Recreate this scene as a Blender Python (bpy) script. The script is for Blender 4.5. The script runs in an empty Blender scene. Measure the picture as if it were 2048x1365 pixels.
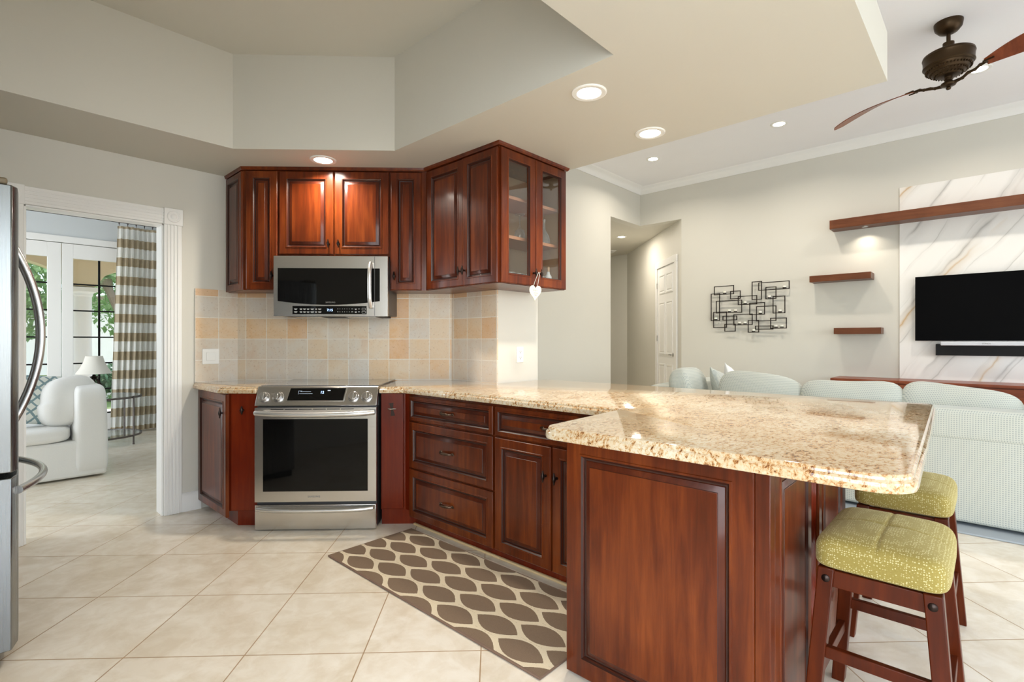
import bpy, bmesh, math, random
from mathutils import Matrix, Vector
random.seed(7)
SC = bpy.context.scene
COL = SC.collection
PI = math.pi
R2 = math.sqrt(2)

# ------------------------------------------------------------------ camera
cam = bpy.data.cameras.new('camera')
cam.sensor_width = 36.0
cam.lens = 36.0 * 1030.0 / 2048.0
cam.clip_start = 0.02
cam.clip_end = 200
cam_ob = bpy.data.objects.new('camera', cam)
cam_ob.location = (0, 0, 1.2)
cam_ob.rotation_euler = (math.radians(90), 0, math.radians(43 - 90))
COL.objects.link(cam_ob)
SC.camera = cam_ob

# ------------------------------------------------------------------ exposure, world, sun, daylight, added fill
vs = SC.view_settings
vs.view_transform = 'Standard'
vs.look = 'None'
vs.exposure = 0.36
vs.gamma = 1.0
vs.use_curve_mapping = False
try:
    SC.cycles.use_denoising = True
    SC.cycles.max_bounces = 10
    SC.cycles.diffuse_bounces = 6
    SC.cycles.glossy_bounces = 5
    SC.cycles.transparent_max_bounces = 16
    SC.cycles.transmission_bounces = 8
    SC.cycles.sample_clamp_indirect = 6.0
    SC.cycles.caustics_reflective = False
    SC.cycles.caustics_refractive = False
except Exception:
    pass

world = bpy.data.worlds.new('sky')
SC.world = world
world.use_nodes = True
wn = world.node_tree.nodes
bg = wn['Background']
skyn = wn.new('ShaderNodeTexSky')
skyn.sky_type = 'NISHITA'
skyn.sun_disc = False
skyn.sun_elevation = math.radians(55)
skyn.sun_rotation = math.radians(200)
skyn.air_density = 1.0
skyn.dust_density = 2.0
world.node_tree.links.new(skyn.outputs[0], bg.inputs[0])
bg.inputs[1].default_value = 0.45


def light(name, kind, loc, energy, color=(1, 1, 1), rot=(0, 0, 0), size=None, size_y=None, parent=None, spread=None):
    d = bpy.data.lights.new(name, kind)
    d.energy = energy
    d.color = color
    if kind == 'AREA':
        if size_y:
            d.shape = 'RECTANGLE'
            d.size = size
            d.size_y = size_y
        else:
            d.shape = 'DISK'
            d.size = size
        if spread:
            d.spread = spread
    o = bpy.data.objects.new(name, d)
    o.location = loc
    o.rotation_euler = rot
    o.parent = parent
    COL.objects.link(o)
    return o


sun = light('sun', 'SUN', (0, 20, 20), 4.0, (1.0, 0.95, 0.86), (math.radians(-38), math.radians(14), 0))
sun.data.angle = math.radians(2)
DAY = (0.88, 0.95, 1.0)
WIN_S = [(-0.35, 1.25), (1.55, 3.0), (3.6, 5.2), (5.6, 7.2)]      # south windows, X ranges
for a, b in WIN_S:
    light('daylight_south', 'AREA', ((a + b) / 2, -3.42, 1.45), 35, DAY, (math.radians(90), 0, 0), b - a, 2.1)
light('added_fill_west', 'AREA', (-1.02, -0.65, 1.45), 110, DAY, (0, math.radians(-90), 0), 2.1, 2.6)  # fill light added to brighten the kitchen, set in an added west window
light('added_fill_dining', 'AREA', (-2.45, 6.4, 1.5), 105, (0.95, 0.98, 1.0), (0, math.radians(-90), 0), 2.1, 2.2)  # fill light added for the dim sitting room, at an added side window

# ------------------------------------------------------------------ mesh helpers


class MB:
    def __init__(s):
        s.v = []; s.f = []; s.m = []

    def add(s, vs_, fs, m=0, M=None):
        o = len(s.v)
        if M is not None:
            vs_ = [tuple(M @ Vector(p)) for p in vs_]
        s.v.extend(tuple(p) for p in vs_)
        for f in fs:
            s.f.append([o + i for i in f]); s.m.append(m)
        return s

    def box(s, x0, x1, y0, y1, z0, z1, m=0, M=None):
        v = [(x0, y0, z0), (x1, y0, z0), (x1, y1, z0), (x0, y1, z0), (x0, y0, z1), (x1, y0, z1), (x1, y1, z1), (x0, y1, z1)]
        return s.add(v, [(0, 3, 2, 1), (4, 5, 6, 7), (0, 1, 5, 4), (1, 2, 6, 5), (2, 3, 7, 6), (3, 0, 4, 7)], m, M)

    def prism(s, pts, z0, z1, m=0, M=None):
        n = len(pts)
        v = [(p[0], p[1], z0) for p in pts] + [(p[0], p[1], z1) for p in pts]
        fs = [list(range(n))[::-1], list(range(n, 2 * n))] + [(i, (i + 1) % n, n + (i + 1) % n, n + i) for i in range(n)]
        return s.add(v, fs, m, M)

    def loft(s, rings, m=0, closed=True, cap0=True, cap1=True, M=None):
        n = len(rings[0]); v = [p for r in rings for p in r]; fs = []
        for k in range(len(rings) - 1):
            for i in range(n if closed else n - 1):
                j = (i + 1) % n
                fs.append((k * n + i, k * n + j, (k + 1) * n + j, (k + 1) * n + i))
        if cap0: fs.append(list(range(n))[::-1])
        if cap1: fs.append([(len(rings) - 1) * n + i for i in range(n)])
        return s.add(v, fs, m, M)

    def lathe(s, prof, seg=20, m=0, M=None, cap=True):
        rings = [[(r * math.cos(2 * PI * i / seg), r * math.sin(2 * PI * i / seg), z) for i in range(seg)] for r, z in prof]
        return s.loft(rings, m, True, cap, cap, M)

    def tube(s, pts, r, seg=8, m=0, closed=False, M=None):
        P = [Vector(p) for p in pts]; n = len(P); rings = []
        rr = r if isinstance(r, (list, tuple)) else [r] * n
        up = None
        for i in range(n):
            if closed: t = P[(i + 1) % n] - P[i - 1]
            else: t = P[min(i + 1, n - 1)] - P[max(i - 1, 0)]
            t.normalize()
            if up is None:
                up = Vector((0, 0, 1)) if abs(t.z) < 0.9 else Vector((1, 0, 0))
            a = t.cross(up)
            if a.length < 1e-4:
                a = t.cross(Vector((0, 1, 0)))
            a.normalize(); b = a.cross(t); up = b
            rings.append([tuple(P[i] + rr[i] * (math.cos(2 * PI * k / seg) * a + math.sin(2 * PI * k / seg) * b)) for k in range(seg)])
        if closed: rings.append(rings[0])
        return s.loft(rings, m, True, not closed, not closed, M)

    def rail(s, pts, w, h, m=0):           # rectangular bar along a polyline (square section)
        for a, b in zip(pts[:-1], pts[1:]):
            a = Vector(a); b = Vector(b); t = (b - a).normalized()
            up = Vector((0, 0, 1)) if abs(t.z) < 0.95 else Vector((1, 0, 0))
            x = t.cross(up).normalized(); y = x.cross(t)
            q = [(-w / 2, -h / 2), (w / 2, -h / 2), (w / 2, h / 2), (-w / 2, h / 2)]
            s.loft([[tuple(e + x * c[0] + y * c[1]) for c in q] for e in (a, b)], m)
        return s

    def panel(s, x0, x1, z0, z1, rings, m_cap=0, M=None):
        # nested rectangles: rings = (inset, y, material); outward is -y
        rs = []
        for ins, y, mm in rings:
            rs.append([(x0 + ins, y, z0 + ins), (x1 - ins, y, z0 + ins), (x1 - ins, y, z1 - ins), (x0 + ins, y, z1 - ins)])
        for k in range(len(rs) - 1):
            s.loft([rs[k], rs[k + 1]], rings[k + 1][2], True, False, False, M)
        s.add(rs[-1], [(0, 1, 2, 3)], m_cap, M)
        return s

    def build(s, name, mats, parent=None, bevel=0.0, sharp=32, subsurf=0, loc=None, rot=None, normals=True, seg=2):
        me = bpy.data.meshes.new(name)
        me.from_pydata(s.v, [], s.f)
        if not isinstance(mats, (list, tuple)): mats = [mats]
        for m in mats: me.materials.append(m)
        me.polygons.foreach_set('material_index', s.m)
        if normals:
            bm = bmesh.new(); bm.from_mesh(me)
            bmesh.ops.recalc_face_normals(bm, faces=bm.faces)
            bm.to_mesh(me); bm.free()
        me.polygons.foreach_set('use_smooth', [True] * len(me.polygons))
        try: me.set_sharp_from_angle(angle=math.radians(sharp))
        except Exception: pass
        me.update()
        o = bpy.data.objects.new(name, me)
        COL.objects.link(o)
        o.parent = parent
        if loc: o.location = loc
        if rot is not None: o.rotation_euler = (0, 0, rot)
        if bevel:
            b = o.modifiers.new('b', 'BEVEL'); b.width = bevel; b.segments = seg; b.limit_method = 'ANGLE'; b.angle_limit = math.radians(40)
            b.harden_normals = False
        if subsurf:
            q = o.modifiers.new('s', 'SUBSURF'); q.levels = subsurf; q.render_levels = subsurf
        return o


def B(x0, x1, y0, y1, z0, z1, m=0):
    return MB().box(x0, x1, y0, y1, z0, z1, m)


def thing(name, label, cat, loc=(0, 0, 0), rot=0.0, group=None):
    o = bpy.data.objects.new(name, None)
    o.empty_display_size = 0.1
    o.location = loc; o.rotation_euler = (0, 0, rot)
    COL.objects.link(o)
    return tag(o, label, cat, group)


def tag(o, label, cat, group=None):
    o['label'] = label; o['category'] = cat
    if group: o['group'] = group
    return o


def struct(o, label=None):
    o['kind'] = 'structure'
    if label: o['label'] = label
    return o


def dup(root, loc=None, rot=None, label=None):
    r = root.copy(); COL.objects.link(r)
    if loc is not None: r.location = loc
    if rot is not None: r.rotation_euler = (0, 0, rot)
    if label: r['label'] = label
    for ch in list(root.children):
        c = ch.copy(); COL.objects.link(c); c.parent = r
        for g in list(ch.children):
            d = g.copy(); COL.objects.link(d); d.parent = c
    return r


def T(x=0, y=0, z=0): return Matrix.Translation((x, y, z))
def RX(a): return Matrix.Rotation(a, 4, 'X')
def RY(a): return Matrix.Rotation(a, 4, 'Y')
def RZ(a): return Matrix.Rotation(a, 4, 'Z')


def offset_path(path, d, closed=False):
    # shifts a plan polyline to the right of its direction by d, mitred
    n = len(path); out = []
    for i in range(n):
        p = Vector(path[i]); prev = Vector(path[i - 1]) if (i > 0 or closed) else None
        nxt = Vector(path[(i + 1) % n]) if (i < n - 1 or closed) else None
        ns = []
        if prev is not None:
            t = (p - prev).normalized(); ns.append(Vector((t.y, -t.x)))
        if nxt is not None:
            t = (nxt - p).normalized(); ns.append(Vector((t.y, -t.x)))
        if len(ns) == 2:
            m = (ns[0] + ns[1]); m = m / max(0.25, m.dot(ns[0]))
        else: m = ns[0]
        out.append((p.x + m.x * d, p.y + m.y * d))
    return out


def molding(mb, path, prof, m=0):
    # prof: closed list of (offset to the right of the path, z)
    offs = [offset_path(path, o) for o, z in prof]
    rings = [[(offs[k][i][0], offs[k][i][1], prof[k][1]) for k in range(len(prof))] for i in range(len(path))]
    return mb.loft(rings, m)


def round_poly(pts, radii, seg=6):
    out = []; n = len(pts)
    for i in range(n):
        r = radii[i]; p = Vector(pts[i])
        if r <= 0: out.append(tuple(p)); continue
        a = (Vector(pts[i - 1]) - p).normalized(); b = (Vector(pts[(i + 1) % n]) - p).normalized()
        ang = math.acos(max(-1, min(1, a.dot(b)))); d = r / math.tan(ang / 2)
        c = p + (a + b).normalized() * (r / math.sin(ang / 2))
        s = p + a * d; e = p + b * d
        a0 = math.atan2(s.y - c.y, s.x - c.x); a1 = math.atan2(e.y - c.y, e.x - c.x)
        da = (a1 - a0 + PI) % (2 * PI) - PI
        for k in range(seg + 1):
            t = a0 + da * k / seg
            out.append((c.x + r * math.cos(t), c.y + r * math.sin(t)))
    return out


def rbox(w, d, h, n=5.0, res=10, fn=None, M=None, mb=None, m=0):
    # superellipsoid-like soft block centred at the origin
    mb = mb or MB(); N = res; idx = {}; vs_ = []; fs = []

    def vid(x, y, z):
        k = (round(x, 5), round(y, 5), round(z, 5))
        if k not in idx:
            q = (abs(x) ** n + abs(y) ** n + abs(z) ** n) ** (1 / n)
            p = Vector((x / q * w / 2, y / q * d / 2, z / q * h / 2))
            if fn: p = fn(p)
            idx[k] = len(vs_); vs_.append(tuple(p))
        return idx[k]
    g = [-1 + 2 * i / N for i in range(N + 1)]
    for ax in range(3):
        for sg in (-1, 1):
            for i in range(N):
                for j in range(N):
                    q = []
                    for a, b in ((i, j), (i + 1, j), (i + 1, j + 1), (i, j + 1)):
                        c = [0, 0, 0]; c[ax] = sg; c[(ax + 1) % 3] = g[a]; c[(ax + 2) % 3] = g[b]
                        q.append(vid(*c))
                    fs.append(q if sg > 0 else q[::-1])
    return mb.add(vs_, fs, m, M)


def pillow(w, h, t, res=16, M=None, mb=None, m=0, sag=0.0):
    # knife-edge pillow standing in the local x/z plane, thickness along y
    mb = mb or MB(); N = res; vs_ = []; fs = []
    for sgn in (-1, 1):
        for j in range(N + 1):
            for i in range(N + 1):
                u = -1 + 2 * i / N; v = -1 + 2 * j / N
                e = (1 - abs(u) ** 2.6) * (1 - abs(v) ** 2.6)
                pin = 1 - 0.07 * (1 - abs(v) ** 2) * (abs(u) ** 4)
                pin2 = 1 - 0.07 * (1 - abs(u) ** 2) * (abs(v) ** 4)
                vs_.append((u * w / 2 * pin, sgn * (t / 2 * max(e, 0) ** 0.55 + 0.004), v * h / 2 * pin2 - sag * (1 - u * u) * (v > 0) * v))
    K = (N + 1) * (N + 1)
    for s in range(2):
        for j in range(N):
            for i in range(N):
                a = s * K + j * (N + 1) + i
                q = (a, a + 1, a + N + 2, a + N + 1)
                fs.append(q if s == 0 else q[::-1])
    edge = [i for i in range(N + 1)] + [j * (N + 1) + N for j in range(1, N + 1)] + [N * (N + 1) + i for i in range(N - 1, -1, -1)] + [j * (N + 1) for j in range(N - 1, 0, -1)]
    for a, b in zip(edge, edge[1:] + edge[:1]):
        fs.append((b, a, K + a, K + b))
    return mb.add(vs_, fs, m, M)


def text_mesh(name, body, size, mat, parent, M, extrude=0.0006, align='CENTER'):
    cu = bpy.data.curves.new(name, 'FONT')
    cu.body = body; cu.size = size; cu.extrude = extrude; cu.align_x = align; cu.align_y = 'CENTER'; cu.resolution_u = 2
    tmp = bpy.data.objects.new(name, cu); COL.objects.link(tmp)
    dg = bpy.context.evaluated_depsgraph_get()
    me = bpy.data.meshes.new_from_object(tmp.evaluated_get(dg))
    bpy.data.objects.remove(tmp)
    me.transform(M)
    me.materials.clear(); me.materials.append(mat)
    o = bpy.data.objects.new(name, me); COL.objects.link(o); o.parent = parent
    return o


# ------------------------------------------------------------------ materials
def srgb(r, g, b):
    f = lambda c: (c / 255 / 12.92) if c / 255 <= 0.04045 else ((c / 255 + 0.055) / 1.055) ** 2.4
    return (f(r), f(g), f(b), 1)


class NT:
    def __init__(s, name):
        s.mat = bpy.data.materials.new(name); s.mat.use_nodes = True
        s.t = s.mat.node_tree; s.p = s.t.nodes['Principled BSDF']; s.out = s.t.nodes['Material Output']

    def n(s, typ, **kw):
        nd = s.t.nodes.new('ShaderNode' + typ)
        for k, v in kw.items():
            if k == 'inp':
                for kk, vv in v.items(): nd.inputs[kk].default_value = vv
            else: setattr(nd, k, v)
        return nd

    def l(s, a, b): s.t.links.new(a, b)

    def coord(s, scale=(1, 1, 1), rot=(0, 0, 0), loc=(0, 0, 0), kind='Object'):
        tc = s.n('TexCoord'); mp = s.n('Mapping')
        mp.inputs['Scale'].default_value = scale; mp.inputs['Rotation'].default_value = rot; mp.inputs['Location'].default_value = loc
        s.l(tc.outputs[kind], mp.inputs[0]); return mp.outputs[0]

    def noise(s, vec, scale, detail=4, rough=0.5, dist=0.0):
        nd = s.n('TexNoise'); nd.inputs['Scale'].default_value = scale; nd.inputs['Detail'].default_value = detail
        nd.inputs['Roughness'].default_value = rough; nd.inputs['Distortion'].default_value = dist
        s.l(vec, nd.inputs['Vector']); return nd.outputs['Fac']

    def ramp(s, fac, stops, interp='LINEAR'):
        nd = s.n('ValToRGB'); cr = nd.color_ramp; cr.interpolation = interp
        while len(cr.elements) < len(stops): cr.elements.new(0.5)
        for e, (p, c) in zip(cr.elements, stops):
            e.position = p; e.color = c if len(c) == 4 else (*c, 1)
        s.l(fac, nd.inputs[0]); return nd.outputs[0]

    def mix(s, fac, a, b, blend='MIX'):
        nd = s.n('Mix', data_type='RGBA', blend_type=blend)
        for sock, v in ((nd.inputs[0], fac), (nd.inputs[6], a), (nd.inputs[7], b)):
            if isinstance(v, (int, float)): sock.default_value = v
            elif isinstance(v, tuple): sock.default_value = v
            else: s.l(v, sock)
        return nd.outputs[2]

    def math(s, op, a, b=0.0, c=None):
        nd = s.n('Math', operation=op)
        for i, v in enumerate((a, b, c)):
            if v is None: continue
            if isinstance(v, (int, float)): nd.inputs[i].default_value = v
            else: s.l(v, nd.inputs[i])
        return nd.outputs[0]

    def bump(s, h, strength=0.2, dist=0.01):
        nd = s.n('Bump'); nd.inputs['Strength'].default_value = strength; nd.inputs['Distance'].default_value = dist
        s.l(h, nd.inputs['Height']); s.l(nd.outputs[0], s.p.inputs['Normal'])

    def set(s, **kw):
        for k, v in kw.items():
            sock = s.p.inputs[k.replace('_', ' ')]
            if hasattr(v, 'is_output'): s.l(v, sock)
            else: sock.default_value = v
        return s


def plain(name, col, rough=0.5, metal=0.0, **kw):
    t = NT(name); t.set(Base_Color=col, Roughness=rough, Metallic=metal, **kw); return t.mat


def paint(name, col, rough=0.6):
    t = NT(name); v = t.coord()
    n1 = t.noise(v, 1.3, 3); c = t.mix(n1, tuple(x * 0.97 for x in col[:3]) + (1,), tuple(min(1, x * 1.03) for x in col[:3]) + (1,))
    t.set(Base_Color=c, Roughness=rough)
    t.bump(t.noise(v, 220, 3), 0.05, 0.002); return t.mat


def wood(name, stops, rough=0.3, axis='z', coat=0.28, fine=1.0):
    t = NT(name)
    sc = {'z': (14 * fine, 14 * fine, 1.1 * fine), 'x': (1.1 * fine, 14 * fine, 14 * fine), 'y': (14 * fine, 1.1 * fine, 14 * fine)}[axis]
    v = t.coord(sc); g = t.noise(v, 2.2, 7, 0.62, 0.35)
    v2 = t.coord((2.2, 2.2, 1.2)); big = t.noise(v2, 1.6, 3, 0.5, 0.4)
    f = t.math('ADD', t.math('MULTIPLY', g, 0.55), t.math('MULTIPLY', big, 0.45))
    t.set(Base_Color=t.ramp(f, stops), Roughness=rough, Coat_Weight=coat, Coat_Roughness=0.12)
    t.set(Specular_IOR_Level=0.2); t.bump(g, 0.03, 0.002); return t.mat


WALL = paint('greige_wall_paint', srgb(211, 209, 200))
CEIL_K = paint('greige_ceiling_paint', srgb(206, 203, 192))
CEIL_W = paint('white_ceiling_paint', srgb(240, 240, 243))
DINING = paint('pale_blue_grey_paint', srgb(205, 210, 212))
TRIM = plain('white_semigloss_trim', srgb(238, 238, 236), 0.35)
CHERRY = wood('cherry_wood', [(0.30, srgb(50, 17, 5)), (0.48, srgb(88, 35, 11)), (0.68, srgb(124, 59, 21))])
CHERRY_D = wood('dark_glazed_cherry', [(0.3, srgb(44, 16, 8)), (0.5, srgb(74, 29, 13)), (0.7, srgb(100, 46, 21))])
CHERRY_R = wood('red_cherry_wood', [(0.30, srgb(78, 20, 6)), (0.5, srgb(103, 30, 9)), (0.7, srgb(126, 46, 16))])
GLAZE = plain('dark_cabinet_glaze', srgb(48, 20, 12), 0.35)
CONSOLE = wood('media_console_wood', [(0.3, srgb(100, 48, 28)), (0.5, srgb(130, 66, 40)), (0.7, srgb(150, 82, 52))], 0.35, 'y', 0.1)
SHELFW = wood('shelf_wood', [(0.3, srgb(84, 48, 30)), (0.5, srgb(104, 62, 40)), (0.7, srgb(120, 75, 50))], 0.4, 'y', 0.1)
STOOLW = wood('espresso_stool_wood', [(0.3, srgb(56, 18, 4)), (0.5, srgb(78, 28, 7)), (0.7, srgb(98, 41, 12))], 0.3, 'z', 0.0)
BRONZE = plain('oil_rubbed_bronze', srgb(52, 42, 38), 0.32, 0.9)
PULLM = plain('antique_pewter', srgb(100, 84, 72), 0.3, 1.0)
FANBR = plain('fan_bronze', srgb(64, 49, 32), 0.4, 0.85)
BLADE = wood('fan_blade_wood', [(0.3, srgb(96, 46, 24)), (0.5, srgb(122, 62, 34)), (0.7, srgb(140, 76, 44))], 0.35, 'x')
BLACK = plain('matte_black', srgb(12, 11, 11), 0.55, 0, Specular_IOR_Level=0.25)
SCREEN = plain('black_tv_screen', (0.0015, 0.0015, 0.0018, 1), 0.55, 0, Specular_IOR_Level=0.05)
GBLACK = plain('black_glass', (0.003, 0.003, 0.003, 1), 0.04, 0, Specular_IOR_Level=0.28)
DKGREY = plain('dark_grey_steel', srgb(82, 82, 84), 0.4, 0.6)
IRON = plain('dark_iron', srgb(48, 40, 36), 0.5, 0.7)
TIRON = plain('grey_brown_iron', srgb(98, 90, 86), 0.45, 0.6)
WHITEP = plain('white_plastic', srgb(236, 236, 232), 0.35)
SILVER = plain('silver_plastic', srgb(200, 203, 208), 0.4)
INTERIOR = plain('cabinet_interior', srgb(172, 144, 116), 0.5)
SHELFEDGE = plain('pink_brown_shelf', srgb(186, 134, 106), 0.45)
WHITEINK = plain('white_marking', srgb(225, 225, 225), 0.5)
GREYINK = plain('grey_marking', srgb(120, 120, 118), 0.5)


def emit(name, col, strength):
    t = NT(name); t.set(Base_Color=col, Emission_Color=col, Emission_Strength=strength); return t.mat


LAMP = emit('recessed_lamp_glow', (1.0, 0.93, 0.82, 1), 14.0)
BLUELED = emit('blue_display_digits', (0.35, 0.6, 1.0, 1), 3.0)
WHITELED = emit('pale_display_digits', (0.6, 0.72, 0.9, 1), 0.35)


def stainless(name, axis='x', base=(0.60, 0.585, 0.565, 1), rough=0.24):
    t = NT(name)
    sc = {'x': (3, 3, 420), 'z': (420, 420, 3)}[axis]
    n = t.noise(t.coord(sc), 1.0, 3, 0.6)
    r = t.math('MULTIPLY_ADD', n, 0.12, rough - 0.06)
    t.set(Base_Color=base, Metallic=1.0, Roughness=r)
    t.bump(n, 0.025, 0.001); return t.mat


STEEL = stainless('brushed_stainless')
STEELV = stainless('fridge_stainless', 'z', (0.26, 0.275, 0.285, 1), 0.26)
CHROME = plain('satin_chrome', (0.62, 0.61, 0.60, 1), 0.24, 1.0)

SATIN = plain('satin_handle_steel', (0.76, 0.755, 0.74, 1), 0.36, 1.0)


def glass(name, tint=(1, 1, 1, 1), refl=1.0):
    t = NT(name)
    tr = t.n('BsdfTransparent'); tr.inputs[0].default_value = tint
    gl = t.n('BsdfGlossy'); gl.inputs['Roughness'].default_value = 0.01
    fr = t.n('LayerWeight'); fr.inputs[0].default_value = 0.5
    f = t.math('MULTIPLY_ADD', t.math('POWER', fr.outputs['Facing'], 5.0), 0.9, 0.045 * refl)
    mx = t.n('MixShader'); t.l(f, mx.inputs[0]); t.l(tr.outputs[0], mx.inputs[1]); t.l(gl.outputs[0], mx.inputs[2])
    t.l(mx.outputs[0], t.out.inputs[0]); return t.mat


def crystal():
    t = NT('crystal')
    tr = t.n('BsdfTransparent'); tr.inputs[0].default_value = (.93, .94, .95, 1)
    gl = t.n('BsdfGlossy'); gl.inputs['Roughness'].default_value = 0.12
    df = t.n('BsdfDiffuse'); df.inputs[0].default_value = (.9, .92, .95, 1)
    m1 = t.n('MixShader'); m1.inputs[0].default_value = 0.45; t.l(gl.outputs[0], m1.inputs[1]); t.l(df.outputs[0], m1.inputs[2])
    fr = t.n('LayerWeight'); fr.inputs[0].default_value = 0.5
    mx = t.n('MixShader'); t.l(t.math('MULTIPLY_ADD', t.math('POWER', fr.outputs['Facing'], 3.0), 0.75, 0.10), mx.inputs[0])
    t.l(tr.outputs[0], mx.inputs[1]); t.l(m1.outputs[0], mx.inputs[2]); t.l(mx.outputs[0], t.out.inputs[0]); return t.mat


PANE = glass('window_glass')
CABGLASS = glass('cabinet_glass', (0.93, 0.94, 0.93, 1), 1.8)
TABLEGLASS = glass('table_glass', (0.9, 0.95, 0.95, 1), 1.3)
CRYSTAL = crystal()


def floor_tile():
    t = NT('cream_floor_tile'); v = t.coord((1, 1, 1), (0, 0, PI / 4), (1.402, -2.477, 0))
    br = t.n('TexBrick', offset=0.0, squash=1.0)
    br.inputs['Scale'].default_value = 1.0; br.inputs['Brick Width'].default_value = 0.4505; br.inputs['Row Height'].default_value = 0.4785
    br.inputs['Mortar Size'].default_value = 0.0028; br.inputs['Mortar Smooth'].default_value = 0.3; br.inputs['Bias'].default_value = 0.0
    br.inputs['Color1'].default_value = srgb(230, 222, 206); br.inputs['Color2'].default_value = srgb(236, 229, 215)
    br.inputs['Mortar'].default_value = srgb(172, 146, 114)
    t.l(v, br.inputs['Vector'])
    o = t.coord()
    n1 = t.noise(o, 3.2, 6, 0.62, 0.8); n2 = t.noise(t.coord((1, 1, 1), (0, 0, 0.9)), 11, 5, 0.6, 0.6)
    warm = t.ramp(n1, [(0.38, srgb(216, 201, 174)), (0.56, srgb(255, 255, 255))])
    c = t.mix(0.30, br.outputs['Color'], t.mix(1.0, br.outputs['Color'], warm, 'MULTIPLY'))
    sp = t.ramp(n2, [(0.40, srgb(226, 213, 192)), (0.6, srgb(255, 255, 255))])
    c = t.mix(0.28, c, t.mix(1.0, c, sp, 'MULTIPLY'))
    t.set(Base_Color=c, Roughness=t.math('MULTIPLY_ADD', br.outputs['Fac'], 0.4, 0.24), Specular_IOR_Level=0.45)
    t.bump(t.math('SUBTRACT', t.math('MULTIPLY', n2, 0.15), br.outputs['Fac']), 0.25, 0.002); return t.mat


def travertine():
    t = NT('tumbled_travertine')
    tc = t.n('TexCoord'); sx = t.n('SeparateXYZ'); t.l(tc.outputs['Object'], sx.inputs[0])
    cx = t.n('CombineXYZ'); t.l(sx.outputs[0], cx.inputs[0]); t.l(t.math('SUBTRACT', sx.outputs[2], 0.908), cx.inputs[1])
    br = t.n('TexBrick', offset=0.0, squash=1.0)
    for k, q in (('Scale', 1.0), ('Brick Width', 0.1525), ('Row Height', 0.1538), ('Mortar Size', 0.0028), ('Mortar Smooth', 0.2)):
        br.inputs[k].default_value = q
    br.inputs['Color1'].default_value = (0, 0, 0, 1); br.inputs['Color2'].default_value = (1, 1, 1, 1)
    t.l(cx.outputs[0], br.inputs['Vector'])
    tile = t.ramp(br.outputs['Color'], [(0.05, srgb(204, 199, 190)), (0.40, srgb(214, 202, 182)), (0.68, srgb(217, 190, 152)), (0.98, srgb(212, 164, 114))])
    o = tc.outputs['Object']
    n1 = t.noise(o, 6, 7, 0.7, 0.5); n2 = t.noise(o, 70, 5, 0.7)
    blot = t.ramp(n1, [(0.34, srgb(206, 160, 112)), (0.47, srgb(214, 194, 168)), (0.62, srgb(214, 208, 198))])
    c = t.mix(t.math('MULTIPLY', t.math('SUBTRACT', 1.0, br.outputs['Fac']), 0.32), tile, blot)
    c = t.mix(br.outputs['Fac'], c, srgb(226, 221, 210))
    pit = t.ramp(n2, [(0.30, srgb(176, 140, 104)), (0.42, srgb(255, 255, 255))])
    c = t.mix(0.5, c, t.mix(1.0, c, pit, 'MULTIPLY'))
    t.set(Base_Color=c, Roughness=0.5)
    t.bump(t.math('SUBTRACT', t.math('MULTIPLY', n2, 0.5), t.math('MULTIPLY', br.outputs['Fac'], 1.2)), 0.35, 0.003); return t.mat


def granite():
    t = NT('golden_granite')
    o = t.coord((1, 1, 1), (0, 0, PI / 4)); st = t.coord((1.0, 1.9, 1.5), (0, 0, PI / 4))
    w = t.noise(st, 5.0, 5, 0.62, 0.6)
    n1 = t.noise(st, 46, 8, 0.74, 0.5); n2 = t.noise(o, 150, 5, 0.7, 0.3)
    f = t.math('ADD', t.math('MULTIPLY', n1, 0.78), t.math('MULTIPLY', n2, 0.22))
    f = t.math('ADD', f, t.math('MULTIPLY', t.math('SUBTRACT', w, 0.5), 0.22))
    c = t.ramp(f, [(0.325, srgb(60, 32, 20)), (0.39, srgb(112, 68, 38)), (0.428, srgb(176, 130, 78)), (0.465, srgb(198, 170, 130)), (0.515, srgb(208, 194, 167)), (0.66, srgb(217, 210, 196))])
    g = t.ramp(t.noise(o, 1.5, 2), [(0.4, srgb(228, 196, 150)), (0.6, srgb(255, 255, 255))])
    c = t.mix(0.5, c, t.mix(1.0, c, g, 'MULTIPLY'))
    vo = t.n('TexVoronoi'); vo.inputs['Scale'].default_value = 150; t.l(o, vo.inputs['Vector'])
    sp = t.math('LESS_THAN', vo.outputs['Distance'], 0.2)
    sp = t.math('MULTIPLY', sp, t.math('LESS_THAN', n1, 0.47))
    c = t.mix(t.math('MULTIPLY', sp, 0.75), c, srgb(92, 48, 26))
    t.set(Base_Color=c, Roughness=0.07, Coat_Weight=0.4, Coat_Roughness=0.03); return t.mat


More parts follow.
